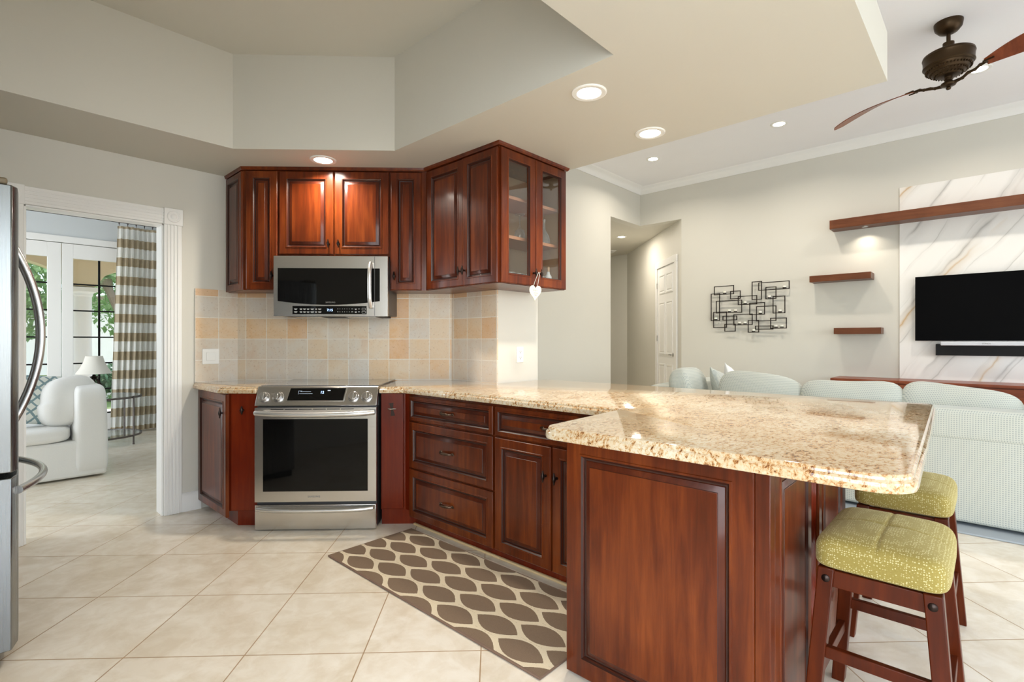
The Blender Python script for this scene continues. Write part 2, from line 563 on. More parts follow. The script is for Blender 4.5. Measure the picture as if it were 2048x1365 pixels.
def marble():
    t = NT('calacatta_marble')
    v = t.coord(); d = t.noise(v, 1.2, 4, 0.5, 0.1); sx = t.n('SeparateXYZ'); t.l(v, sx.inputs[0])
    lin = t.math('ADD', t.math('MULTIPLY', sx.outputs[1], 0.80), t.math('MULTIPLY', sx.outputs[2], 0.60))
    al = t.math('SUBTRACT', t.math('MULTIPLY', sx.outputs[2], 0.80), t.math('MULTIPLY', sx.outputs[1], 0.60))

    def veins(freq, warp, off, w):
        u = t.math('ADD', t.math('MULTIPLY_ADD', lin, freq, off), t.math('MULTIPLY', d, warp))
        a = t.math('ABSOLUTE', t.math('SUBTRACT', t.math('FRACT', t.math('ADD', u, 20.0)), 0.5))
        cell = t.n('TexWhiteNoise', noise_dimensions='1D'); t.l(t.math('FLOOR', u), cell.inputs['W'])
        line = t.ramp(a, [(0.0, (.9, .9, .9)), (w * .4, (.5, .5, .5)), (w, (.22, .22, .22)), (w * 5, (0, 0, 0))])
        mp = t.n('CombineXYZ'); t.l(al, mp.inputs[0]); t.l(t.math('MULTIPLY', u, 2.3), mp.inputs[1])
        msk = t.ramp(t.noise(mp.outputs[0], 1.5, 2), [(0.40, (0, 0, 0)), (0.58, (1, 1, 1))])
        return t.mix(1.0, line, msk, 'MULTIPLY')
    base = srgb(238, 237, 234)
    c = t.mix(veins(4.3, 1.1, .2, .035), base, srgb(188, 187, 182))
    c = t.mix(veins(1.9, 0.6, .35, .045), c, srgb(170, 169, 166))
    c = t.mix(veins(1.15, 0.45, .62, .024), c, srgb(200, 164, 108))
    t.set(Base_Color=c, Roughness=0.16); return t.mat


def rug_trellis():
    t = NT('trellis_rug'); tc = t.n('TexCoord'); sx = t.n('SeparateXYZ'); t.l(tc.outputs['Object'], sx.inputs[0])
    nz = t.noise(t.coord(), 120, 2, 0.6)
    jit = t.math('MULTIPLY', t.math('SUBTRACT', nz, 0.5), 0.10)
    def cell(v, off, per):
        k = t.math('FRACT', t.math('ADD', t.math('DIVIDE', t.math('SUBTRACT', v, off), per), 20.5))
        return t.math('MULTIPLY', t.math('SUBTRACT', k, 0.5), per)
    hits = []; dash = []
    for ox, oy in ((.074, .933), (.142, .7405)):
        a = cell(sx.outputs[0], ox, .136); b = cell(sx.outputs[1], oy, .385)
        q = t.math('POWER', t.math('DIVIDE', t.math('ABSOLUTE', b), .117), 2.0)
        hw = t.math('MULTIPLY', t.math('SUBTRACT', t.math('ADD', 1.0, t.math('MULTIPLY', jit, .9)), q), .0595)
        hits.append(t.math('LESS_THAN', t.math('ABSOLUTE', a), hw))
        dash.append(t.math('MULTIPLY', t.math('LESS_THAN', t.math('ABSOLUTE', a), .0016), t.math('GREATER_THAN', t.math('ABSOLUTE', b), .135)))
    m = t.math('SUBTRACT', 1.0, t.math('MAXIMUM', hits[0], hits[1]))
    dz = t.math('MULTIPLY', t.math('MAXIMUM', dash[0], dash[1]), t.math('GREATER_THAN', nz, .5))
    pile = t.noise(t.coord(), 420, 2, 0.7)
    brown = t.mix(pile, srgb(104, 86, 70), srgb(146, 126, 106)); cream = t.mix(pile, srgb(206, 190, 160), srgb(232, 220, 194))
    t.set(Base_Color=t.mix(t.math('MULTIPLY', dz, .45), t.mix(m, brown, cream), srgb(150, 130, 104)), Roughness=0.95, Specular_IOR_Level=0.1)
    t.bump(t.math('ADD', pile, t.math('MULTIPLY', m, -0.4)), 0.5, 0.004); return t.mat


def check_fabric():
    t = NT('pale_check_upholstery'); v = t.coord()
    sx = t.n('SeparateXYZ'); t.l(v, sx.inputs[0])
    w = 2 * PI / 0.0130
    a = t.math('SINE', t.math('MULTIPLY', t.math('ADD', sx.outputs[0], sx.outputs[1]), w)); b = t.math('SINE', t.math('MULTIPLY', sx.outputs[2], w))
    f = t.math('MULTIPLY_ADD', t.math('MAXIMUM', a, b), 0.5, 0.5)
    n = t.noise(v, 5, 3)
    hi = t.mix(n, srgb(198, 200, 188), srgb(201, 204, 197))
    c = t.mix(t.ramp(f, [(0.30, (0, 0, 0)), (0.72, (1, 1, 1))]), srgb(162, 170, 166), hi)
    t.set(Base_Color=c, Roughness=0.9, Specular_IOR_Level=0.15, Sheen_Weight=0.15)
    t.bump(f, 0.2, 0.002); return t.mat


def dot_fabric():
    t = NT('olive_dot_upholstery'); v = t.coord((1, 1, 1))
    vo = t.n('TexVoronoi'); vo.inputs['Scale'].default_value = 170; vo.inputs['Randomness'].default_value = 0.5; t.l(v, vo.inputs['Vector'])
    m = t.ramp(vo.outputs['Distance'], [(0.25, (1, 1, 1)), (0.36, (0, 0, 0))])
    n = t.noise(v, 260, 3)
    c = t.mix(m, t.mix(n, srgb(132, 116, 54), srgb(154, 138, 76)), srgb(196, 186, 136))
    t.set(Base_Color=c, Roughness=0.8, Sheen_Weight=0.3, Sheen_Tint=(0.85, 0.78, 0.45, 1), Specular_IOR_Level=0.2)
    t.bump(m, 0.25, 0.002); return t.mat


def slipcover():
    t = NT('white_slipcover_cotton'); v = t.coord(); n = t.noise(v, 300, 3); f = t.noise(v, 3.0, 3, 0.5, 0.4)
    t.set(Base_Color=t.mix(n, srgb(228, 228, 226), srgb(238, 238, 236)), Roughness=0.9, Specular_IOR_Level=0.1)
    t.bump(t.math('ADD', t.math('MULTIPLY', n, 0.15), f), 0.35, 0.02); return t.mat


def blue_pillow():
    t = NT('blue_lattice_cotton'); tc = t.n('TexCoord'); sx = t.n('SeparateXYZ'); t.l(tc.outputs['Object'], sx.inputs[0])
    nz = t.math('MULTIPLY', t.noise(t.coord(), 9, 2), 0.35)
    k = 1 / 0.085
    a = t.math('ABSOLUTE', t.math('SUBTRACT', t.math('FRACT', t.math('ADD', t.math('MULTIPLY', t.math('ADD', sx.outputs[0], sx.outputs[2]), k), nz)), 0.5))
    b = t.math('ABSOLUTE', t.math('SUBTRACT', t.math('FRACT', t.math('ADD', t.math('MULTIPLY', t.math('SUBTRACT', sx.outputs[0], sx.outputs[2]), k), nz)), 0.5))
    m = t.math('LESS_THAN', t.math('MINIMUM', a, b), 0.13)
    t.set(Base_Color=t.mix(m, srgb(222, 226, 220), srgb(128, 152, 158)), Roughness=0.9); return t.mat


def curtain_mat():
    t = NT('striped_curtain_linen'); tc = t.n('TexCoord'); sx = t.n('SeparateXYZ'); t.l(tc.outputs['Object'], sx.inputs[0])
    f = t.math('FRACT', t.math('DIVIDE', t.math('ADD', sx.outputs[2], 0.02), 0.243))
    m = t.math('LESS_THAN', f, 0.46)
    n = t.noise(t.coord((200, 200, 30)), 1, 3)
    c = t.mix(m, t.mix(n, srgb(232, 232, 228), srgb(242, 242, 238)), t.mix(n, srgb(184, 170, 144), srgb(198, 184, 160)))
    t.set(Base_Color=c, Roughness=0.9, Specular_IOR_Level=0.1)
    tl = t.n('BsdfTranslucent'); t.l(c, tl.inputs[0]); mx = t.n('MixShader'); mx.inputs[0].default_value = 0.3
    t.l(t.p.outputs[0], mx.inputs[1]); t.l(tl.outputs[0], mx.inputs[2]); t.l(mx.outputs[0], t.out.inputs[0]); return t.mat


def leafm(name, a, b):
    t = NT(name); n = t.noise(t.coord(), 6, 3); c = t.mix(n, a, b)
    t.set(Base_Color=c, Roughness=0.55)
    tl = t.n('BsdfTranslucent'); t.l(c, tl.inputs[0]); mx = t.n('MixShader'); mx.inputs[0].default_value = 0.35
    t.l(t.p.outputs[0], mx.inputs[1]); t.l(tl.outputs[0], mx.inputs[2]); t.l(mx.outputs[0], t.out.inputs[0]); return t.mat


TILE = floor_tile(); TRAV = travertine(); GRAN = granite(); MARB = marble(); RUG = rug_trellis(); CHECK = check_fabric(); DOTS = dot_fabric()
SLIP = slipcover(); BLUEP = blue_pillow(); CURT = curtain_mat()
SHADE = NT('linen_lamp_shade').set(Base_Color=srgb(222, 219, 210), Roughness=0.9).mat
WAX = plain('white_wax', srgb(240, 238, 228), 0.4, 0, Subsurface_Weight=0.2)
AREARUG = paint('blue_grey_rug_pile', srgb(160, 168, 174), 0.95)
BAND = plain('brown_rug_binding', srgb(120, 96, 80), 0.9)
GRASS = leafm('lawn_grass', srgb(120, 150, 80), srgb(150, 176, 104))
LEAF1 = leafm('bright_leaves', srgb(120, 160, 96), srgb(170, 196, 140)); LEAF2 = leafm('dark_leaves', srgb(74, 116, 80), srgb(120, 158, 116))
BARK = plain('palm_bark', srgb(132, 116, 100), 0.9)
STUCCO = paint('sand_stucco', srgb(214, 198, 168), 0.8); STUCCOW = paint('white_stucco', srgb(236, 236, 234), 0.8)
STRIP = plain('tan_shoe_strip', srgb(214, 186, 138), 0.5)
PATIO = plain('pale_patio_paving', srgb(214, 206, 192), 0.8)

# ------------------------------------------------------------------ room shell
SOF = 2.42; LIV = 3.66; HALL = 3.06; NY = 4.16; EX = 7.5; SY = -3.2; WX = -0.8
DS, DE = (1.43, NY), (2.57, 3.02)          # the diagonal kitchen wall runs between these points
struct(B(WX - 2.2, 11.5, SY - 0.15, 9.2, -0.12, 0.0).build('floor', TILE))
struct(B(-14, 16, 8.56, 34, -0.30, -0.13).build('ground', GRASS))
struct(B(-6, 9, 9.2, 11.6, -0.14, -0.02).build('terrace_floor', PATIO))

# west wall behind the fridge, with an opening for the added window
mb = MB(); w0, w1, wz0, wz1 = -1.95, 0.65, 0.35, 2.35
mb.box(WX - .15, WX, SY, w0, 0, LIV); mb.box(WX - .15, WX, w1, NY, 0, LIV); mb.box(WX - .15, WX, w0, w1, 0, wz0); mb.box(WX - .15, WX, w0, w1, wz1, LIV)
struct(mb.build('wall_west', WALL))
# south wall with four windows
mb = MB(); xs = [WX - .15] + [q for w in WIN_S for q in w] + [EX + .15]
for a, b in zip(xs[0::2], xs[1::2]): mb.box(a, b, SY - .15, SY, 0, LIV)
for a, b in WIN_S: mb.box(a, b, SY - .15, SY, 0, 0.3); mb.box(a, b, SY - .15, SY, 2.6, LIV)
struct(mb.build('wall_south', WALL))


def window(idx, M, w, z0, z1, nx, nz):
    mb = MB()
    for a, b, c, d in ((0, .05, z0, z1), (w - .05, w, z0, z1), (.05, w - .05, z0, z0 + .05), (.05, w - .05, z1 - .05, z1)): mb.box(a, b, -.03, .03, c, d, 0, M)
    for i in range(1, nx): mb.box(w * i / nx - .014, w * i / nx + .014, -.015, .015, z0 + .05, z1 - .05, 0, M)
    for k in range(1, nz):
        z = z0 + (z1 - z0) * k / nz; mb.box(.05, w - .05, -.015, .015, z - .014, z + .014, 0, M)
    f = struct(mb.build('window_%d' % idx, TRIM))
    MB().box(.04, w - .04, -.004, .004, z0 + .04, z1 - .04, 0, M).build('pane', PANE, f)


for i, (a, b) in enumerate(WIN_S): window(i + 2, T(a, SY - .08, 0), b - a, 0.3, 2.6, 2, 5)
window(6, T(WX - .08, w0, 0) @ RZ(PI / 2), w1 - w0, wz0, wz1, 3, 4)  # unseen window, added so the west fill light has an opening

# kitchen wall with the doorway to the sitting room
OX0, OX1, OZ = 0.255, 0.955, 2.005
mb = MB(); mb.box(WX, OX0, NY, NY + .14, 0, LIV); mb.box(OX1, DS[0] + .1, NY, NY + .14, 0, LIV); mb.box(OX0, OX1, NY, NY + .10, OZ, LIV)
struct(mb.build('wall_left', WALL))
struct(MB().prism([DS, DE, (2.62, 3.1), (2.62, NY + .14), (1.48, NY + .14), (1.43, NY + .06)], 0, LIV).build('wall_diagonal', WALL))
struct(MB().prism([(2.57, 2.53), (3.0, 2.53), (3.0, NY + .14), (2.6, NY + .14), (2.57, 3.1)], 0, LIV).build('wall_partition', WALL))
# living room north wall, header over the hall, TV wall
HX, HY = 6.516, 3.465
mb = MB(); mb.box(3.0, HX, NY, NY + .14, 0, LIV); mb.box(HX, EX + .14, NY, NY + .14, HALL, LIV)
struct(mb.build('wall_north', WALL))
mb = MB(); mb.box(EX, EX + .14, SY, HY, 0, LIV); mb.box(EX, EX + .14, HY, NY, HALL, LIV)
struct(mb.build('wall_right', WALL))
DH = EX - HY                                   # hall wall runs along x - y = DH
cx_, cy_ = 9.76, 9.76 - DH
mb = MB(); mb.prism([(EX, HY), (EX + .14, HY), (cx_ + .1, cy_), (cx_, cy_)], 0, HALL)
struct(mb.build('wall_hall', WALL))
struct(MB().prism([(cx_, cy_), (cx_ + .12, cy_), (cx_ + .10, 9.2), (cx_ - .02, 9.2)], 0, HALL).build('wall_hall_end', WALL))
struct(MB().prism([(HX, NY), (HX + .1, NY), (HX + 5.0, 9.2), (HX + 4.8, 9.2)], 0, HALL).build('wall_hall_side', WALL))
struct(MB().prism([(HX, NY + .14), (EX + .14, NY + .14), (EX + .14, HY - .1), (11.5, HY - .1), (11.5, 9.2), (HX, 9.2)], HALL, HALL + .08).build('ceiling_hall', CEIL_K))
# sitting room
DX0, DX1, DYW = -2.3, 2.62, 8.42
FD = (-0.66, 1.62)                                # French door opening
mb = MB(); mb.box(DX0, FD[0], DYW, DYW + .14, 0, 3.1); mb.box(FD[1], DX1 + .14, DYW, DYW + .14, 0, 3.1); mb.box(FD[0], FD[1], DYW, DYW + .14, 2.42, 3.1)
struct(mb.build('wall_back', DINING))
struct(B(DX1, DX1 + .14, NY + .14, DYW, 0, 3.1).build('wall_sitting_right', DINING))
mb = MB(); mb.box(DX0 - .14, DX0, NY, 5.3, 0, 3.1); mb.box(DX0 - .14, DX0, 7.5, DYW + .14, 0, 3.1); mb.box(DX0 - .14, DX0, 5.3, 7.5, 0, 0.4); mb.box(DX0 - .14, DX0, 5.3, 7.5, 2.5, 3.1)
struct(mb.build('wall_sitting_left', DINING))
window(7, T(DX0 - .07, 5.3, 0) @ RZ(PI / 2), 2.2, .4, 2.5, 3, 4)  # unseen side window, added to admit the sitting room fill light
struct(B(DX0, WX - .15, NY, NY + .14, 0, 3.1).build('wall_sitting_front', DINING))
struct(B(DX0 - .14, DX1 + .14, NY + .14, DYW + .14, 3.1, 3.2).build('ceiling_sitting', CEIL_W))
struct(B(WX - .15, EX + .14, SY - .15, NY + .14, LIV, LIV + .1).build('ceiling', CEIL_W))
# dropped kitchen ceiling with its tray
mb = MB(); SX1, SY0 = 2.967, 0.36; TX0, TX1, TY0, TY1 = -0.3, 1.90, 1.18, 3.52; ta, tb = (1.90, 2.80), (1.18, 3.52); TZ = 3.02
mb.box(WX, SX1, SY0, TY0, SOF, 2.65); mb.box(TX1, SX1, TY0, NY, SOF, 2.65); mb.box(WX, TX1, TY1, NY, SOF, 2.65); mb.box(WX, TX0, TY0, TY1, SOF, 2.65)
mb.prism([ta, (TX1, TY1), tb], SOF, 2.65)
struct(mb.build('ceiling_kitchen', CEIL_K))
outl = [(TX0, TY0), (TX1, TY0), ta, tb, (TX0, TY1)]
oo = offset_path(outl, .04, True)
mb = MB()
for i in range(5):
    j = (i + 1) % 5
    mb.prism([outl[i], outl[j], oo[j], oo[i]], 2.65, TZ + .04)
mb.prism(outl, TZ, TZ + .04)
struct(mb.build('ceiling_tray', CEIL_K))
# tile backsplash: three sheets
SPL = 1.575; dl = math.hypot(DE[0] - DS[0], DE[1] - DS[1])
o = B(0.0, .285, -.012, 0, .86, SPL).build('wall_backsplash', TRAV, None, 0, loc=(1.142, NY, 0)); struct(o)
ux, uy = (DE[0] - DS[0]) / dl, (DE[1] - DS[1]) / dl
o = B(-.0655, dl - .0655, -.012, .0, .86, SPL).build('wall_backsplash', TRAV, None, 0, loc=(DS[0] + .0655 * ux, DS[1] + .0655 * uy, 0), rot=math.atan2(uy, ux)); struct(o)
o = B(-.0285, .4615, -.012, .0, .86, SPL).build('wall_backsplash', TRAV, None, 0, loc=(2.57, 2.9915, 0), rot=-PI / 2); struct(o)
# marble sheet behind the TV
struct(B(EX - .022, EX, -1.9, .79, 0, 2.985).build('wall_marble', MARB))
# crown molding in the living room, casing, baseboards
mb = MB(); cp = [(0.0, 3.555), (.012, 3.555), (.02, 3.572), (.03, 3.60), (.06, 3.63), (.085, 3.642), (.10, 3.66), (0.0, 3.66)]
molding(mb, [(3.0, NY), (EX, NY), (EX, SY)], [(o_, z) for o_, z in cp])
struct(mb.build('trim_1', TRIM, None, 0, 40))


def casing(mb, x0, x1, ztop, w, M, rosette=True):
    # fluted door casing on the wall plane y = 0, outward -y
    def fl(a, b, c, d, vert):
        mb.box(a, b, -.016, 0, c, d, 0, M)
        for k in range(4):
            q0 = .012 + k * (w - .024) / 4 + .004; q1 = .012 + (k + 1) * (w - .024) / 4 - .004
            if vert: mb.box(a + q0, a + q1, -.021, -.016, c, d, 0, M)
            else: mb.box(a, b, -.021, -.016, c + q0, c + q1, 0, M)
    fl(x0 - w, x0, 0, ztop, True); fl(x1, x1 + w, 0, ztop, True); fl(x0, x1, ztop, ztop + w, False)
    for xx in (x0 - w - .004, x1 - .004):
        mb.box(xx, xx + w + .008, -.03, 0, ztop - .004, ztop + w + .004, 0, M)
        q = M @ T(xx + w / 2 + .004, -.03, ztop + w / 2) @ RX(PI / 2)
        mb.lathe([(.04, -.002), (.04, .004), (.032, .006), (.028, .002), (.02, .002), (.014, .006), (.0, .007)], 24, 0, q)


mb = MB(); casing(mb, OX0, OX1, OZ, .105, T(0, NY, 0))
mb.box(OX0, OX0 + .012, NY, NY + .14, 0, OZ); mb.box(OX1 - .012, OX1, NY, NY + .14, 0, OZ); mb.box(OX0, OX1, NY, NY + .10, OZ - .012, OZ)
struct(mb.build('trim_2', TRIM, None, 0.003))
bp = [(0, 0), (.016, 0), (.016, .105), (.012, .118), (.006, .125), (0, .13)]
mb = MB(); molding(mb, [(OX1 + .105, NY), (1.18, NY)], bp); struct(mb.build('baseboard_left', TRIM))
mb = MB(); molding(mb, [(3.0, 2.53), (3.0, NY)][::-1], [(-a, b) for a, b in bp]); molding(mb, [(3.0, NY), (HX, NY)], bp); struct(mb.build('baseboard_north', TRIM))
mb = MB(); molding(mb, [(EX, HY), (EX, SY)], bp); struct(mb.build('baseboard_right', TRIM))
mb = MB(); molding(mb, [(DX0, DYW), (FD[0] - .1, DYW)], bp); molding(mb, [(FD[1] + .1, DYW), (DX1, DYW), (DX1, NY + .14)], bp); struct(mb.build('baseboard_back', TRIM))

# hall door on the angled wall
L45 = PI / 4
dr = bpy.data.objects.new('door_1', None); COL.objects.link(dr); dr.location = (8.27, 8.27 - DH, 0); dr.rotation_euler = (0, 0, -3 * PI / 4); struct(dr)
DW, DHh = 0.84, 2.44
mb = MB(); mb.box(0, DW, -.012, .0, 0.01, DHh)
for x0, x1 in ((.09, .39), (.45, .75)):
    for z0, z1 in ((.22, .82), (.98, 1.86), (2.0, 2.32)):
        mb.panel(x0, x1, z0, z1, [(0, -.012, 0), (.002, -.024, 0), (.02, -.024, 0), (.035, -.014, 0), (.05, -.022, 0)])
mb.build('door_leaf', TRIM, dr, 0, 20)
mb = MB()
for a, b, c, d in ((-.1, -.005, 0, DHh + .005), (DW + .005, DW + .1, 0, DHh + .005), (-.1, DW + .1, DHh + .005, DHh + .115)): mb.box(a, b, -.03, 0, c, d)
mb.build('door_casing', TRIM, dr, .004)
mb = MB(); Mk = T(DW - .07, -.012, .98) @ RX(PI / 2); mb.lathe([(.03, 0), (.03, .008), (.012, .012), (.012, .05)], 16, 0, Mk); mb.tube([(DW - .07, -.06, .98), (DW - .12, -.062, .985), (DW - .18, -.055, .975)], [.009, .008, .006], 8)
mb.build('door_handle', CHROME, dr)
for z in (.3, 1.25, 2.15): B(-.008, .008, -.03, -.006, z - .045, z + .045).build('hinge', CHROME, dr)

# French doors of the sitting room
fd = bpy.data.objects.new('door_2', None); COL.objects.link(fd); fd.location = (FD[0], DYW, 0); struct(fd)
mb = MB(); W2 = FD[1] - FD[0]
for a, b, c, d in ((-.1, .0, 0, 2.42), (W2, W2 + .1, 0, 2.42), (-.1, W2 + .1, 2.42, 2.50)): mb.box(a, b, -.025, .02, c, d)
mb.build('door_casing', TRIM, fd, .004)
LW = W2 / 3
for k in range(3):
    x0 = k * LW + .003; x1 = (k + 1) * LW - .003; p0 = x0 + .107; p1 = x1 - .150 + .02; g0, g1 = .26, 2.235
    mb = MB()
    for a, b, c, d in ((x0, p0, .01, 2.415), (p1, x1, .01, 2.415), (p0, p1, .01, g0), (p0, p1, g1, 2.415)): mb.box(a, b, .0, .045, c, d)
    lf = mb.build('door_leaf', TRIM, fd, .003)
    B(p0 - .01, p1 + .01, .018, .024, g0 - .01, g1 + .01).build('pane', PANE, lf)
    mb = MB(); xm = (p0 + p1) / 2; mb.box(xm - .011, xm + .011, .010, .03, g0, g1)
    for i in range(6): mb.box(p0, p1, .011, .029, .25 + .333 * i - .009 + (.0 if i else .02), .25 + .333 * i + .009 + (.0 if i else .02))
    mb.build('muntin', BLACK, lf)

# ------------------------------------------------------------------ outside: loggia, palm, planting
mb = MB()
xs = [-3.79, -1.21, 1.37, 3.95, 6.4]
for a, b in zip(xs[:-1], xs[1:]):
    pts = [(a + .17 + (b - a - .34) * i / 20, 2.10 + .42 * math.sqrt(max(0, 1 - ((i - 10) / 10.0) ** 2))) for i in range(21)]
    poly = [(a, 3.3), (a, 2.10)] + pts + [(b, 2.10), (b, 3.3)]
    for (xa, za), (xb, zb) in zip(poly[1:-1], poly[2:-1]):
        if xb - xa > 1e-6: mb.add([(xa, 10.85, za), (xb, 10.85, zb), (xb, 10.85, 3.3), (xa, 10.85, 3.3), (xa, 11.15, za), (xb, 11.15, zb), (xb, 11.15, 3.3), (xa, 11.15, 3.3)],
                                  [(0, 1, 2, 3), (7, 6, 5, 4), (0, 4, 5, 1), (3, 2, 6, 7), (0, 3, 7, 4), (1, 5, 6, 2)])
struct(mb.build('wall_loggia', STUCCO))
struct(B(-4.6, 6.4, 8.56, 11.4, 3.1, 3.3).build('ceiling_loggia', STUCCO))
for i, x in enumerate(xs):
    c = MB().box(-.2, .2, -.2, .2, 0, .18).lathe([(.18, .18), (.18, .22), (.15, .25), (.142, .4), (.135, 1.95), (.15, 1.97), (.15, 2.0), (.17, 2.03)], 28)
    c.box(-.19, .19, -.19, .19, 2.03, 2.10)
    struct(c.build('pillar', STUCCOW, loc=(x, 11.0, -.02)))


def leaves(mb, c, r, n, size, m=0):
    for _ in range(n):
        d = Vector((random.gauss(0, 1), random.gauss(0, 1), random.gauss(0, 1))).normalized() * (random.random() ** 0.35)
        p = Vector(c) + Vector((d.x * r[0], d.y * r[1], d.z * r[2]))
        M = T(*p) @ RZ(random.uniform(0, 6.3)) @ RX(random.uniform(-1.2, 1.2)) @ RY(random.uniform(-.6, .6)); s = size * random.uniform(.6, 1.3)
        mb.add([(0, -s, 0), (s * .45, 0, .1 * s), (0, s, 0), (-s * .45, 0, .1 * s)], [(0, 1, 2, 3)], m, M)


def tree(name, x, y, h, r, n, size, m, label, group):
    t = thing(name, label, 'tree', (x, y, -.13), 0, group)
    MB().tube([(0, 0, 0), (.05, .02, h * .4), (0, 0, h * .75)], [.14, .11, .06], 8).build('trunk', BARK, t)
    mb = MB(); leaves(mb, (0, 0, h * .66), (r, r, h * .42), n, size); mb.build('crown', m, t, normals=False)


GT = 'garden trees behind the loggia'
tree('garden_tree', 0.55, 17.6, 4.8, 1.5, 4200, .12, LEAF1, 'pale leafy garden tree beyond the terrace, seen through the left French door', GT)
tree('garden_tree', 3.6, 20.4, 6.4, 2.1, 4600, .13, LEAF1, 'broad light green garden tree behind the palm, right of the white pillar outside', GT)
tree('garden_tree', -0.3, 22.4, 6.6, 1.7, 4200, .14, LEAF2, 'darker garden tree farthest back, between the French doors', GT)
tree('garden_tree', 8.3, 22.0, 6.2, 2.4, 3600, .14, LEAF2, 'dark green garden tree at the right end of the planting outside', GT)
for x, y, rr, lb in ((-.2, 14.4, .8, 'low clipped shrub on the lawn left of the white pillar'), (2.35, 14.4, .62, 'low shrub on the lawn right of the white pillar, under the palm'), (4.2, 16.0, .9, 'wide dark shrub on the lawn behind the curtain side')):
    mb = MB(); leaves(mb, (0, 0, rr * .6), (rr, rr * .8, rr * .75), 1500, .075); tag(mb.build('garden_shrub', LEAF2, loc=(x, y, -.13), normals=False), lb, 'shrub', 'garden shrubs on the lawn')
pt = thing('palm_tree', 'feathery palm with leaning grey trunk on the lawn right of the white pillar', 'tree', (2.44, 16.0, -.13))
MB().tube([(.55, 0, 0), (.48, 0, 1.0), (.30, 0, 2.0), (.08, 0, 2.6), (0, 0, 2.85)], [.12, .10, .09, .09, .15], 10).build('trunk', BARK, pt)
mb = MB()
for k in range(34):
    a = k * 2.4; e = 1.35 - .045 * k; Lf = .95
    pts = []
    for i in range(9):
        q = i / 8; rr = Lf * q * math.cos(e * .8); zz = 2.9 + Lf * (math.sin(e) * q - .45 * q * q)
        pts.append(Vector((rr * math.cos(a), rr * math.sin(a), zz)))
    mb.tube(pts, [.010] * 9, 4)
    sd = Vector((-math.sin(a), math.cos(a), 0))
    for i in range(1, 8):
        for s_ in (-1, 1):
            for f_ in (0, .33, .66):
                p = pts[i].lerp(pts[i + 1], f_); d = (pts[i + 1] - pts[i]).normalized(); tip = p + sd * s_ * .17 * (1 - .5 * i / 8) + d * .14 - Vector((0, 0, .02))
                mb.add([p - d * .016, p + d * .016, tip], [(0, 1, 2)])
mb.build('fronds', LEAF1, pt, normals=False)
hs = thing('neighbour_house', 'white walled neighbouring house with low roof beyond the garden trees', 'house', (3.2, 27.0, -.13))
B(-5, 5, 0, 5, 0, 3.0).build('wall', STUCCOW, hs); MB().prism([(-5.4, -.4), (5.4, -.4), (5.4, 5.4), (-5.4, 5.4)], 3.0, 3.15).build('roof', BARK, hs)
# ------------------------------------------------------------------ cabinets
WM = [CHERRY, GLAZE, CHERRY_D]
A45 = -PI / 4


def SC2(s, c):                                  # plan point from diagonal coordinates
    return ((c + R2 * s) / 2, (c - R2 * s) / 2)


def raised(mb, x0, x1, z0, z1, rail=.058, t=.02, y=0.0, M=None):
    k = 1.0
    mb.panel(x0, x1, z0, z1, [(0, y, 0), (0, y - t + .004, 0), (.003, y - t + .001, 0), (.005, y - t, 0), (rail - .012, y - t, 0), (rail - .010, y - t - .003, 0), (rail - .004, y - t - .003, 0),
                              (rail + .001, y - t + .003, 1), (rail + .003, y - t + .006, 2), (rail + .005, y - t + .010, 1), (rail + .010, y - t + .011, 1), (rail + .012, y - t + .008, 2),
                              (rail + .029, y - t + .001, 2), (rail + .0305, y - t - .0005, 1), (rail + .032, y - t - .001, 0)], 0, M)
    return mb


def drawer_front(mb, x0, x1, z0, z1, t=.02, y=0.0):
    h = z1 - z0; r = .03 if h < .2 else .05
    return raised(mb, x0, x1, z0, z1, r, t, y)


def knob(parent, x, z, y=-.02):
    mb = MB(); M = T(x, y, z) @ RX(PI / 2)
    mb.lathe([(.007, 0), (.007, .004), (.005, .006), (.0045, .016), (.006, .02)], 12, 0, M)
    mb.lathe([(.001, -.030), (.004, -.026), (.0035, -.021), (.006, -.014), (.0095, -.004), (.0095, .004), (.006, .014), (.0035, .021), (.004, .026), (.001, .030)], 12, 0, T(x, y - .024, z))
    return mb.build('knob', BRONZE, parent, 0, 50)


def pull(parent, x, z, y=-.02):
    mb = MB(); pts = []; rr = []
    for i in range(17):
        q = -1 + i / 8; pts.append((x + .052 * q, y - .004 - .024 * (1 - q ** 4), z)); rr.append(.0035 + .0042 * (1 - q * q) + (.001 if i % 2 else 0))
    mb.tube(pts, rr, 8)
    for s in (-1, 1):
        mb.lathe([(.009, 0), (.010, .003), (.006, .006), (.005, .01)], 12, 0, T(x + s * .052, y, z) @ RX(PI / 2))
        mb.tube([(x + s * .052, y - .004, z), (x + s * .062, y - .006, z + .003), (x + s * .066, y - .004, z - .004)], [.005, .004, .002], 6)
    return mb.build('pull', PULLM, parent, 0, 50)


def door(unit, x0, x1, z0, z1, kx=None, kz=None, y=0.0, rail=.058, label=None):
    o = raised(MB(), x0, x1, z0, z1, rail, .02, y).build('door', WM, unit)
    if kx is not None: knob(o, kx, kz, y - .02)
    return o


def drawer(unit, x0, x1, z0, z1, px=None):
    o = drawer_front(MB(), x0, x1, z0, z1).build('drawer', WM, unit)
    pull(o, (x0 + x1) / 2 if px is None else px, (z0 + z1) / 2)
    return o


BZ = .862
